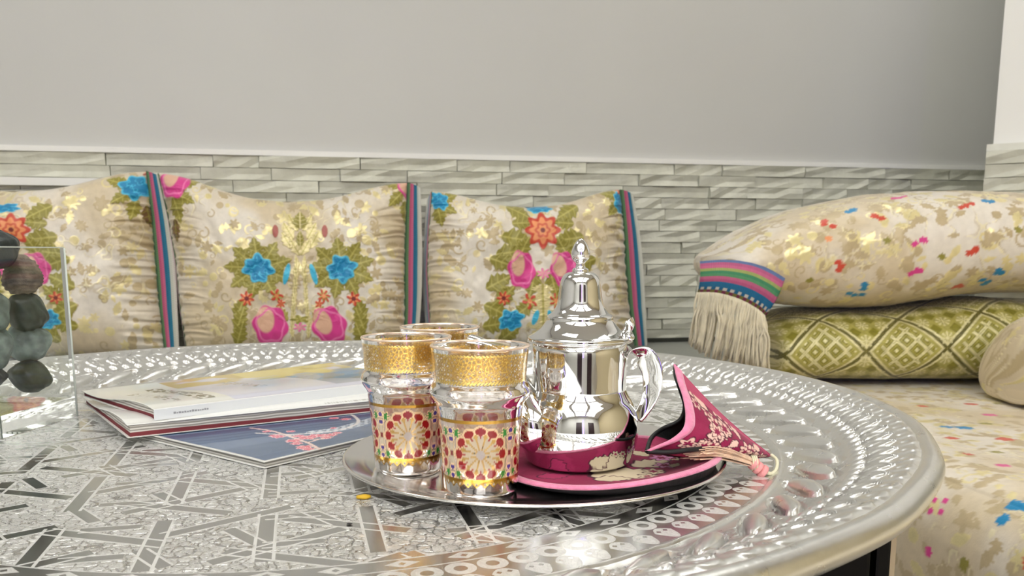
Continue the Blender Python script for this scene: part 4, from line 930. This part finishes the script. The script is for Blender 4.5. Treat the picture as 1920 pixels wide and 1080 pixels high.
# blue magazine
Nb = atz(495, 868, TZ+.005)[:2]; Rb = atz(694, 822, TZ+.005)[:2]; Lb = atz(272, 820, TZ+.005)[:2]
ub = (Rb-Nb)/np.linalg.norm(Rb-Nb)*.270; vb = np.array([-ub[1], ub[0]])/.270*.205
def cov_blue(A, B):
    X = A*.270; Y = B*.205; c = np.zeros(A.shape+(4,)); put(c, np.ones(A.shape), srgb(62, 88, 124)); put(c, sm(.3, .8, fbm(X*9, Y*9, 3, 2))*.35, srgb(80, 106, 138))
    put(c, ((A > .985) | (A < .012) | (B < .014)), srgb(205, 205, 200))
    def loc(px, py): P = atz(px, py, TZ+.0058)[:2]-Nb; return np.array([float(P@ub)/.270, float(P@vb)/.205])
    def seg(p, q, w_):
        d = np.array(q)-np.array(p); l = d@d+1e-12; tt_ = np.clip(((X-p[0])*d[0]+(Y-p[1])*d[1])/l, 0, 1); return np.hypot(X-p[0]-tt_*d[0], Y-p[1]-tt_*d[1])-w_
    def path(pts, w_): return np.min([seg(p, q, w_) for p, q in zip(pts, pts[1:])], axis=0)
    lp_ = lambda L: [tuple(x) for x in crom([loc(*p) for p in L], 24)]
    lace = path(lp_([(590, 811), (640, 804), (690, 790), (730, 778), (760, 770)]), .0075); put(c, lace < 0, srgb(190, 196, 204)); put(c, (lace < -.001)*(np.sin(X*700)*np.sin(Y*640) > .25), srgb(100, 114, 136))
    put(c, path(lp_([(480, 812), (540, 815), (590, 812), (640, 806), (672, 792), (660, 778), (645, 776)]), .0016) < 0, srgb(214, 208, 206))
    br = lp_([(470, 802), (505, 807), (530, 814), (552, 822), (580, 832), (598, 842)]); put(c, path(br, .0016) < 0, srgb(224, 196, 188))
    for L in (((540, 816), (565, 818), (600, 819)), ((552, 822), (585, 824), (612, 823)), ((578, 830), (592, 826), (598, 824))): put(c, path(lp_(L), .0013) < 0, srgb(220, 190, 184))
    P1, P2 = srgb(214, 104, 124), srgb(240, 186, 188)
    for k, (px, py, z) in enumerate(((515, 817, .006), (522, 819, .007), (550, 827, .008), (556, 832, .006), (575, 821, .009), (590, 818, .009), (605, 817, .008), (620, 816, .007), (570, 839, .008), (578, 842, .006), (545, 809, .005), (632, 812, .005), (626, 784, .006), (648, 786, .006), (500, 809, .005), (612, 821, .006), (625, 803, .004), (560, 818, .006))):
        p = loc(px, py); stamp(c, X, Y, p[0], p[1], z, z, k*1.3, 'peony', P1, P2, None, seed=k)
    return c
pm1 = pages_mat('grey_page_edges', srgb(150, 148, 140), srgb(214, 212, 204)); pm2 = pages_mat('red_grey_page_edges', srgb(150, 146, 138), srgb(216, 212, 204), True)
magazine('magazine', Nb, ub, vb, TZ+.0006, .0052, 'blue magazine with pink blossom branch and white lace, lowest of the stack', cov_blue, pm1, M['print'], 0, .0006)
# middle magazine
z1 = TZ+.0062; tk1 = .0112; Nm = atz(238, 797, z1+tk1)[:2]; Rm = atz(689, 752, z1+tk1)[:2]; um = (Rm-Nm)/np.linalg.norm(Rm-Nm)*.285; vm = np.array([-um[1], um[0]])/.285
Lm = atz(147, 762, z1+tk1-.006)[:2]-Nm; vm = (vm*.6+Lm/np.linalg.norm(Lm)*.4); vm = vm/np.linalg.norm(vm)*.205
def cov_white(A, B):
    c = np.zeros(A.shape+(4,)); put(c, np.ones(A.shape), srgb(226, 226, 222)); put(c, (B < .05)*(B > .025)*(A > .62)*(A < .86)*(np.sin(A*620) > -.3), srgb(170, 170, 160)); put(c, (A > .97)*(B < .06), srgb(210, 225, 218))
    put(c, (B > .3)*(B < .5)*(A > .5)*(A < .9), srgb(190, 200, 205)); return c
magazine('magazine', Nm, um, vm, z1, tk1, 'thick white-covered magazine with dark red page edges, middle of the stack', cov_white, pm2, M['print'], .0055, .004)
# top magazine
z2 = z1+tk1+.0004; tk2 = .0098; Nt = atz(289, 768, z2+tk2)[:2]; Rt = atz(689, 720, z2+tk2)[:2]; ut = (Rt-Nt)/np.linalg.norm(Rt-Nt)*.285
vt = np.array([-ut[1], ut[0]])/.285; Lt = atz(147, 741, z2+tk2-.006)[:2]-Nt; vt = vt*.55+Lt/np.linalg.norm(Lt)*.45; vt = vt/np.linalg.norm(vt)*.180
FONT = {'M': '10001 11011 10101 10001 10001', 'A': '01110 10001 11111 10001 10001', 'G': '01111 10000 10011 10001 01111', 'R': '11110 10001 11110 10010 10001', 'E': '11111 10000 11110 10000 11111', 'I': '00100 00100 00100 00100 00100', 'N': '10001 11001 10101 10011 10001', 'S': '01111 10000 01110 00001 11110', 'O': '01110 10001 10001 10001 01110', 'L': '10000 10000 10000 10000 11111', 'D': '11110 10001 10001 10001 11110', 'T': '11111 00100 00100 00100 00100'}
def cov_top(A, B):
    c = np.zeros(A.shape+(4,)); put(c, np.ones(A.shape), srgb(214, 214, 206)); put(c, (A > .26), srgb(198, 198, 212)); put(c, (A > .26)*(B > .62)*sm(.35, .55, fbm(A*9, B*9, 5, 3)), srgb(186, 168, 108))
    put(c, (A > .66)*(B > .1)*(B < .75), srgb(150, 156, 172)); put(c, (A > .66)*(B > .12)*(B < .4)*(A+B*.6 > .92), srgb(120, 128, 142)); put(c, (A > .55)*(B > .62)*sm(.4, .6, fbm(A*7, B*7, 8, 3)), srgb(206, 190, 120))
    # bold headline lettering down the left strip, too blurred in the photo to read: irregular dark strokes
    nn = fbm(A*120, B*46, 9, 2); put(c, (A > .165)*(A < .225)*(B > .10)*(B < .80)*sm(.42, .5, nn), srgb(96, 98, 84)); put(c, (A > .075)*(A < .12)*(B > .12)*(B < .7)*sm(.5, .56, fbm(A*160, B*30, 19, 2)), srgb(160, 160, 148))
    put(c, (A > .42)*(A < .47)*(B > .3)*(B < .75)*sm(.5, .56, fbm(A*160, B*50, 29, 2)), srgb(150, 150, 156)); put(c, B < .012, srgb(235, 235, 232)); return c
mg, U_, W_ = magazine('magazine', Nt, ut, vt, z2, tk2, 'white glossy magazine with grey lettering on its cover, topmost of the stack', cov_top, pm2, M['print'], .0055, .004)
# its spine, a white strip along the near long edge
d = U_/np.linalg.norm(U_); nn = np.array([d[1], -d[0]])
sp_ = prism('spine', [tuple(nn*.0004), tuple(U_+nn*.0004), tuple(U_-nn*.0016), tuple(-nn*.0016)], .0003, tk2-.0001, simple('white_spine_card', srgb(222, 226, 228), .3), mg)
bm = bmesh.new(); rl = random.Random(2); s = .016
while s < .047:
    w_ = rl.uniform(.0012, .0022); p0 = d*s+nn*.0006; p1 = d*(s+w_)+nn*.0006; zz = tk2*.42; hh = rl.uniform(.0011, .0018)
    bm.faces.new([bm.verts.new((*p0, zz)), bm.verts.new((*p1, zz)), bm.verts.new((*p1, zz+hh)), bm.verts.new((*p0, zz+hh))]); s += w_+.0005
bm_obj('spine_lettering', bm, simple('grey_print', srgb(150, 152, 156), .5), mg)

# ------------------------------------------------------------------ square glass vase with stones
v0 = atz(145, 781, TZ)[:2]; v1 = atz(0, 824, TZ)[:2]; dv = (v1-v0)/np.linalg.norm(v1-v0); lv = np.array([dv[1], -dv[0]])
if lv[0] > 0: lv = -lv
SV = .135; HV = float(atY(113, 466, float(v0[1])+.004)[2])-TZ; gt = .0034; bt = .019
vase = empty('glass_vase', (float(v0[0]), float(v0[1]), TZ+.0004)); tag(vase, 'square clear glass vase with a thick base, filled with grey stones', 'vase')
tg = NT('clear_vase_glass'); g = tg.add('ShaderNodeBsdfGlass'); g.inputs['IOR'].default_value = 1.27; g.inputs['Color'].default_value = (.99, 1, .995, 1); tg.l.new(g.outputs[0], tg.out.inputs[0]); M['vglass'] = tg.m
def vq(i, a, b): p = dv*a+lv*b; return (float(p[0]), float(p[1]))
bm = bmesh.new()
def ringv(ins, z): return [bm.verts.new((*vq(0, a, b), z)) for a, b in ((ins, ins), (SV-ins, ins), (SV-ins, SV-ins), (ins, SV-ins))]
rings = [ringv(.0, 0), ringv(.0, HV), ringv(gt, HV), ringv(gt, bt)]
bm.faces.new(rings[0][::-1])
for a, b in zip(rings, rings[1:]):
    for i in range(4): bm.faces.new([a[i], a[(i+1) % 4], b[(i+1) % 4], b[i]])
bm.faces.new(rings[3])
bm_obj('vase_glass', bm, M['vglass'], vase)
M['ground'] = simple('ground_edge_and_glint', srgb(206, 214, 206), .25, var=.05)
bm = bmesh.new(); oo = [bm.verts.new((*vq(0, a, b), z)) for z in (HV+.0001, HV+.0011) for a, b in ((0, 0), (SV, 0), (SV, SV), (0, SV))]; ii_ = [bm.verts.new((*vq(0, a, b), z)) for z in (HV+.0001, HV+.0011) for a, b in ((gt, gt), (SV-gt, gt), (SV-gt, SV-gt), (gt, SV-gt))]
for i in range(4):
    j = (i+1) % 4
    for q in ((oo[i], oo[j], oo[j+4], oo[i+4]), (ii_[j], ii_[i], ii_[i+4], ii_[j+4]), (oo[i+4], oo[j+4], ii_[j+4], ii_[i+4]), (oo[j], oo[i], ii_[i], ii_[j])): bm.faces.new(q)
e_ = bm_obj('rim_edge', bm, M['ground'], vase); e_['label'] = 'pale ground rim edge'
for a, b in ((0, 0), (SV, 0), (SV, SV), (0, SV)):
    p = vq(0, a, b); bm = bmesh.new(); bmesh.ops.create_cone(bm, segments=8, radius1=.0011, radius2=.0011, depth=HV, cap_ends=True, matrix=Matrix.Translation((p[0], p[1], HV/2))); bm_obj('corner_glint', bm, M['ground'], vase, True)  # pale strips added to imitate the light line along the glass corners
def pebble(name, c, r, col, label, seed, strip=.0, rot=None):
    rr = random.Random(seed); n, m = 72, 48; t = np.linspace(0, 2*PI, n, endpoint=False); f = np.linspace(0, PI, m)
    T, Fi = np.meshgrid(t, f, indexing='ij'); x = np.sin(Fi)*np.cos(T); y = np.sin(Fi)*np.sin(T); z = np.cos(Fi)
    k = 1+.10*np.sin(2*x+seed)+.08*np.sin(3*y+seed*2)+.06*np.sin(2.5*z*2+seed)+.035*np.sin(9*x+5*z+seed)*np.sin(7*y+seed)
    if strip: k = k+strip*np.sin(z*34+3*x+np.sin(5*y))
    V = np.stack([x*r[0]*k, y*r[1]*k, z*r[2]*k], -1); me = mesh_np(name, V, grid_faces(n, m, wrapu=True))
    o = link(name, me, col); o.location = c; o.rotation_euler = rot or (rr.uniform(-.3, .3), rr.uniform(-.3, .3), rr.uniform(0, 3)); tag(o, label, 'stone', 'stones in the glass vase'); return o
SM = [simple('stone_dark_green', srgb(58, 70, 62), .4, bump=.6, bscale=90, bd=.002, var=.5, vs=60), simple('stone_brown_grey', srgb(146, 130, 114), .7, bump=1.0, bscale=90, bd=.004, var=.3, vs=90),
      simple('stone_grey', srgb(120, 114, 106), .7, bump=.8, bscale=70, bd=.002, var=.25, vs=50), simple('stone_pale_green', srgb(132, 148, 142), .5, bump=.7, bscale=80, bd=.002, var=.45, vs=55), simple('stone_black', srgb(44, 52, 50), .4, bump=.7, bscale=90, bd=.002, var=.5, vs=50)]
def pbl(px, py, dep, rx, rz, mi, label, seed, strip=0):     # dep: distance behind the right-hand face, measured along the view
    P = atY(px, py, .80-dep); r = rx/FPX*.90; q = rz/FPX*.92
    # keep inside the vase
    loc = np.array([P[0], P[1]])-v0; a = float(loc@dv); b = float(loc@lv); rm = max(r, .012)
    rq = rm*1.12; a = min(max(a, gt+rq), SV-gt-rq); b = min(max(b, gt+rq), SV-gt-rq); xy = v0+dv*a+lv*b
    k = xy[1]/P[1]; z = ZC+(P[2]-ZC)*k
    pebble('stone', (float(xy[0]), float(xy[1]), max(float(z), TZ+bt+q*.9+.001)), (r*.98, rm*.98, q*.98), SM[mi], label, seed, strip)
for a in ((22, 466, .03, 37, 27, 4, 'black stone on top of the pile, above the vase rim', 1), (24, 514, .06, 40, 32, 2, 'grey grooved stone under the black one, beside the brown stone', 2, .03), (80, 518, .0, 30, 33, 1, 'brown grooved stone near the upper right corner of the vase', 3, .04),
          (77, 586, .0, 30, 33, 0, 'dark green stone below the brown one', 4), (22, 585, .05, 36, 36, 3, 'pale green stone left of the dark green one', 5), (62, 640, .0, 33, 34, 3, 'pale grey-green veined stone at mid height of the pile', 6),
          (8, 650, .05, 36, 36, 3, 'smooth pale stone left of the veined one', 7), (78, 706, .0, 34, 25, 0, 'flat dark stone lying on the vase floor at the right', 8), (20, 708, .06, 40, 26, 4, 'dark flat stone on the vase floor at the left', 9),
          (-45, 540, .06, 40, 36, 1, 'brown stone at the far left of the pile', 10), (-45, 620, .08, 40, 38, 2, 'grey stone at the far left of the pile, under the brown one', 11), (-50, 700, .08, 40, 30, 0, 'dark green stone at the far left on the vase floor', 12)):
    pbl(*a)

# ------------------------------------------------------------------ crumbs on the table
for (px, py, r, c, lb_) in ((682, 936, .0042, srgb(200, 160, 30), 'small yellow crumb on the table in front of the serving tray'), (655, 984, .0014, srgb(30, 28, 25), 'tiny dark speck on the engraved table top near the yellow crumb')):
    P = atz(px, py, TZ); bm = bmesh.new(); bmesh.ops.create_icosphere(bm, subdivisions=2, radius=r)
    rr = random.Random(px)
    for v in bm.verts: v.co = Vector((v.co.x*1.3, v.co.y*.9, v.co.z*.35))*rr.uniform(.8, 1.15)
    o = bm_obj('crumb', bm, simple('crumb_material', c, .6), None, True); o.location = (P[0], P[1], TZ+r*.42); tag(o, lb_, 'crumb')
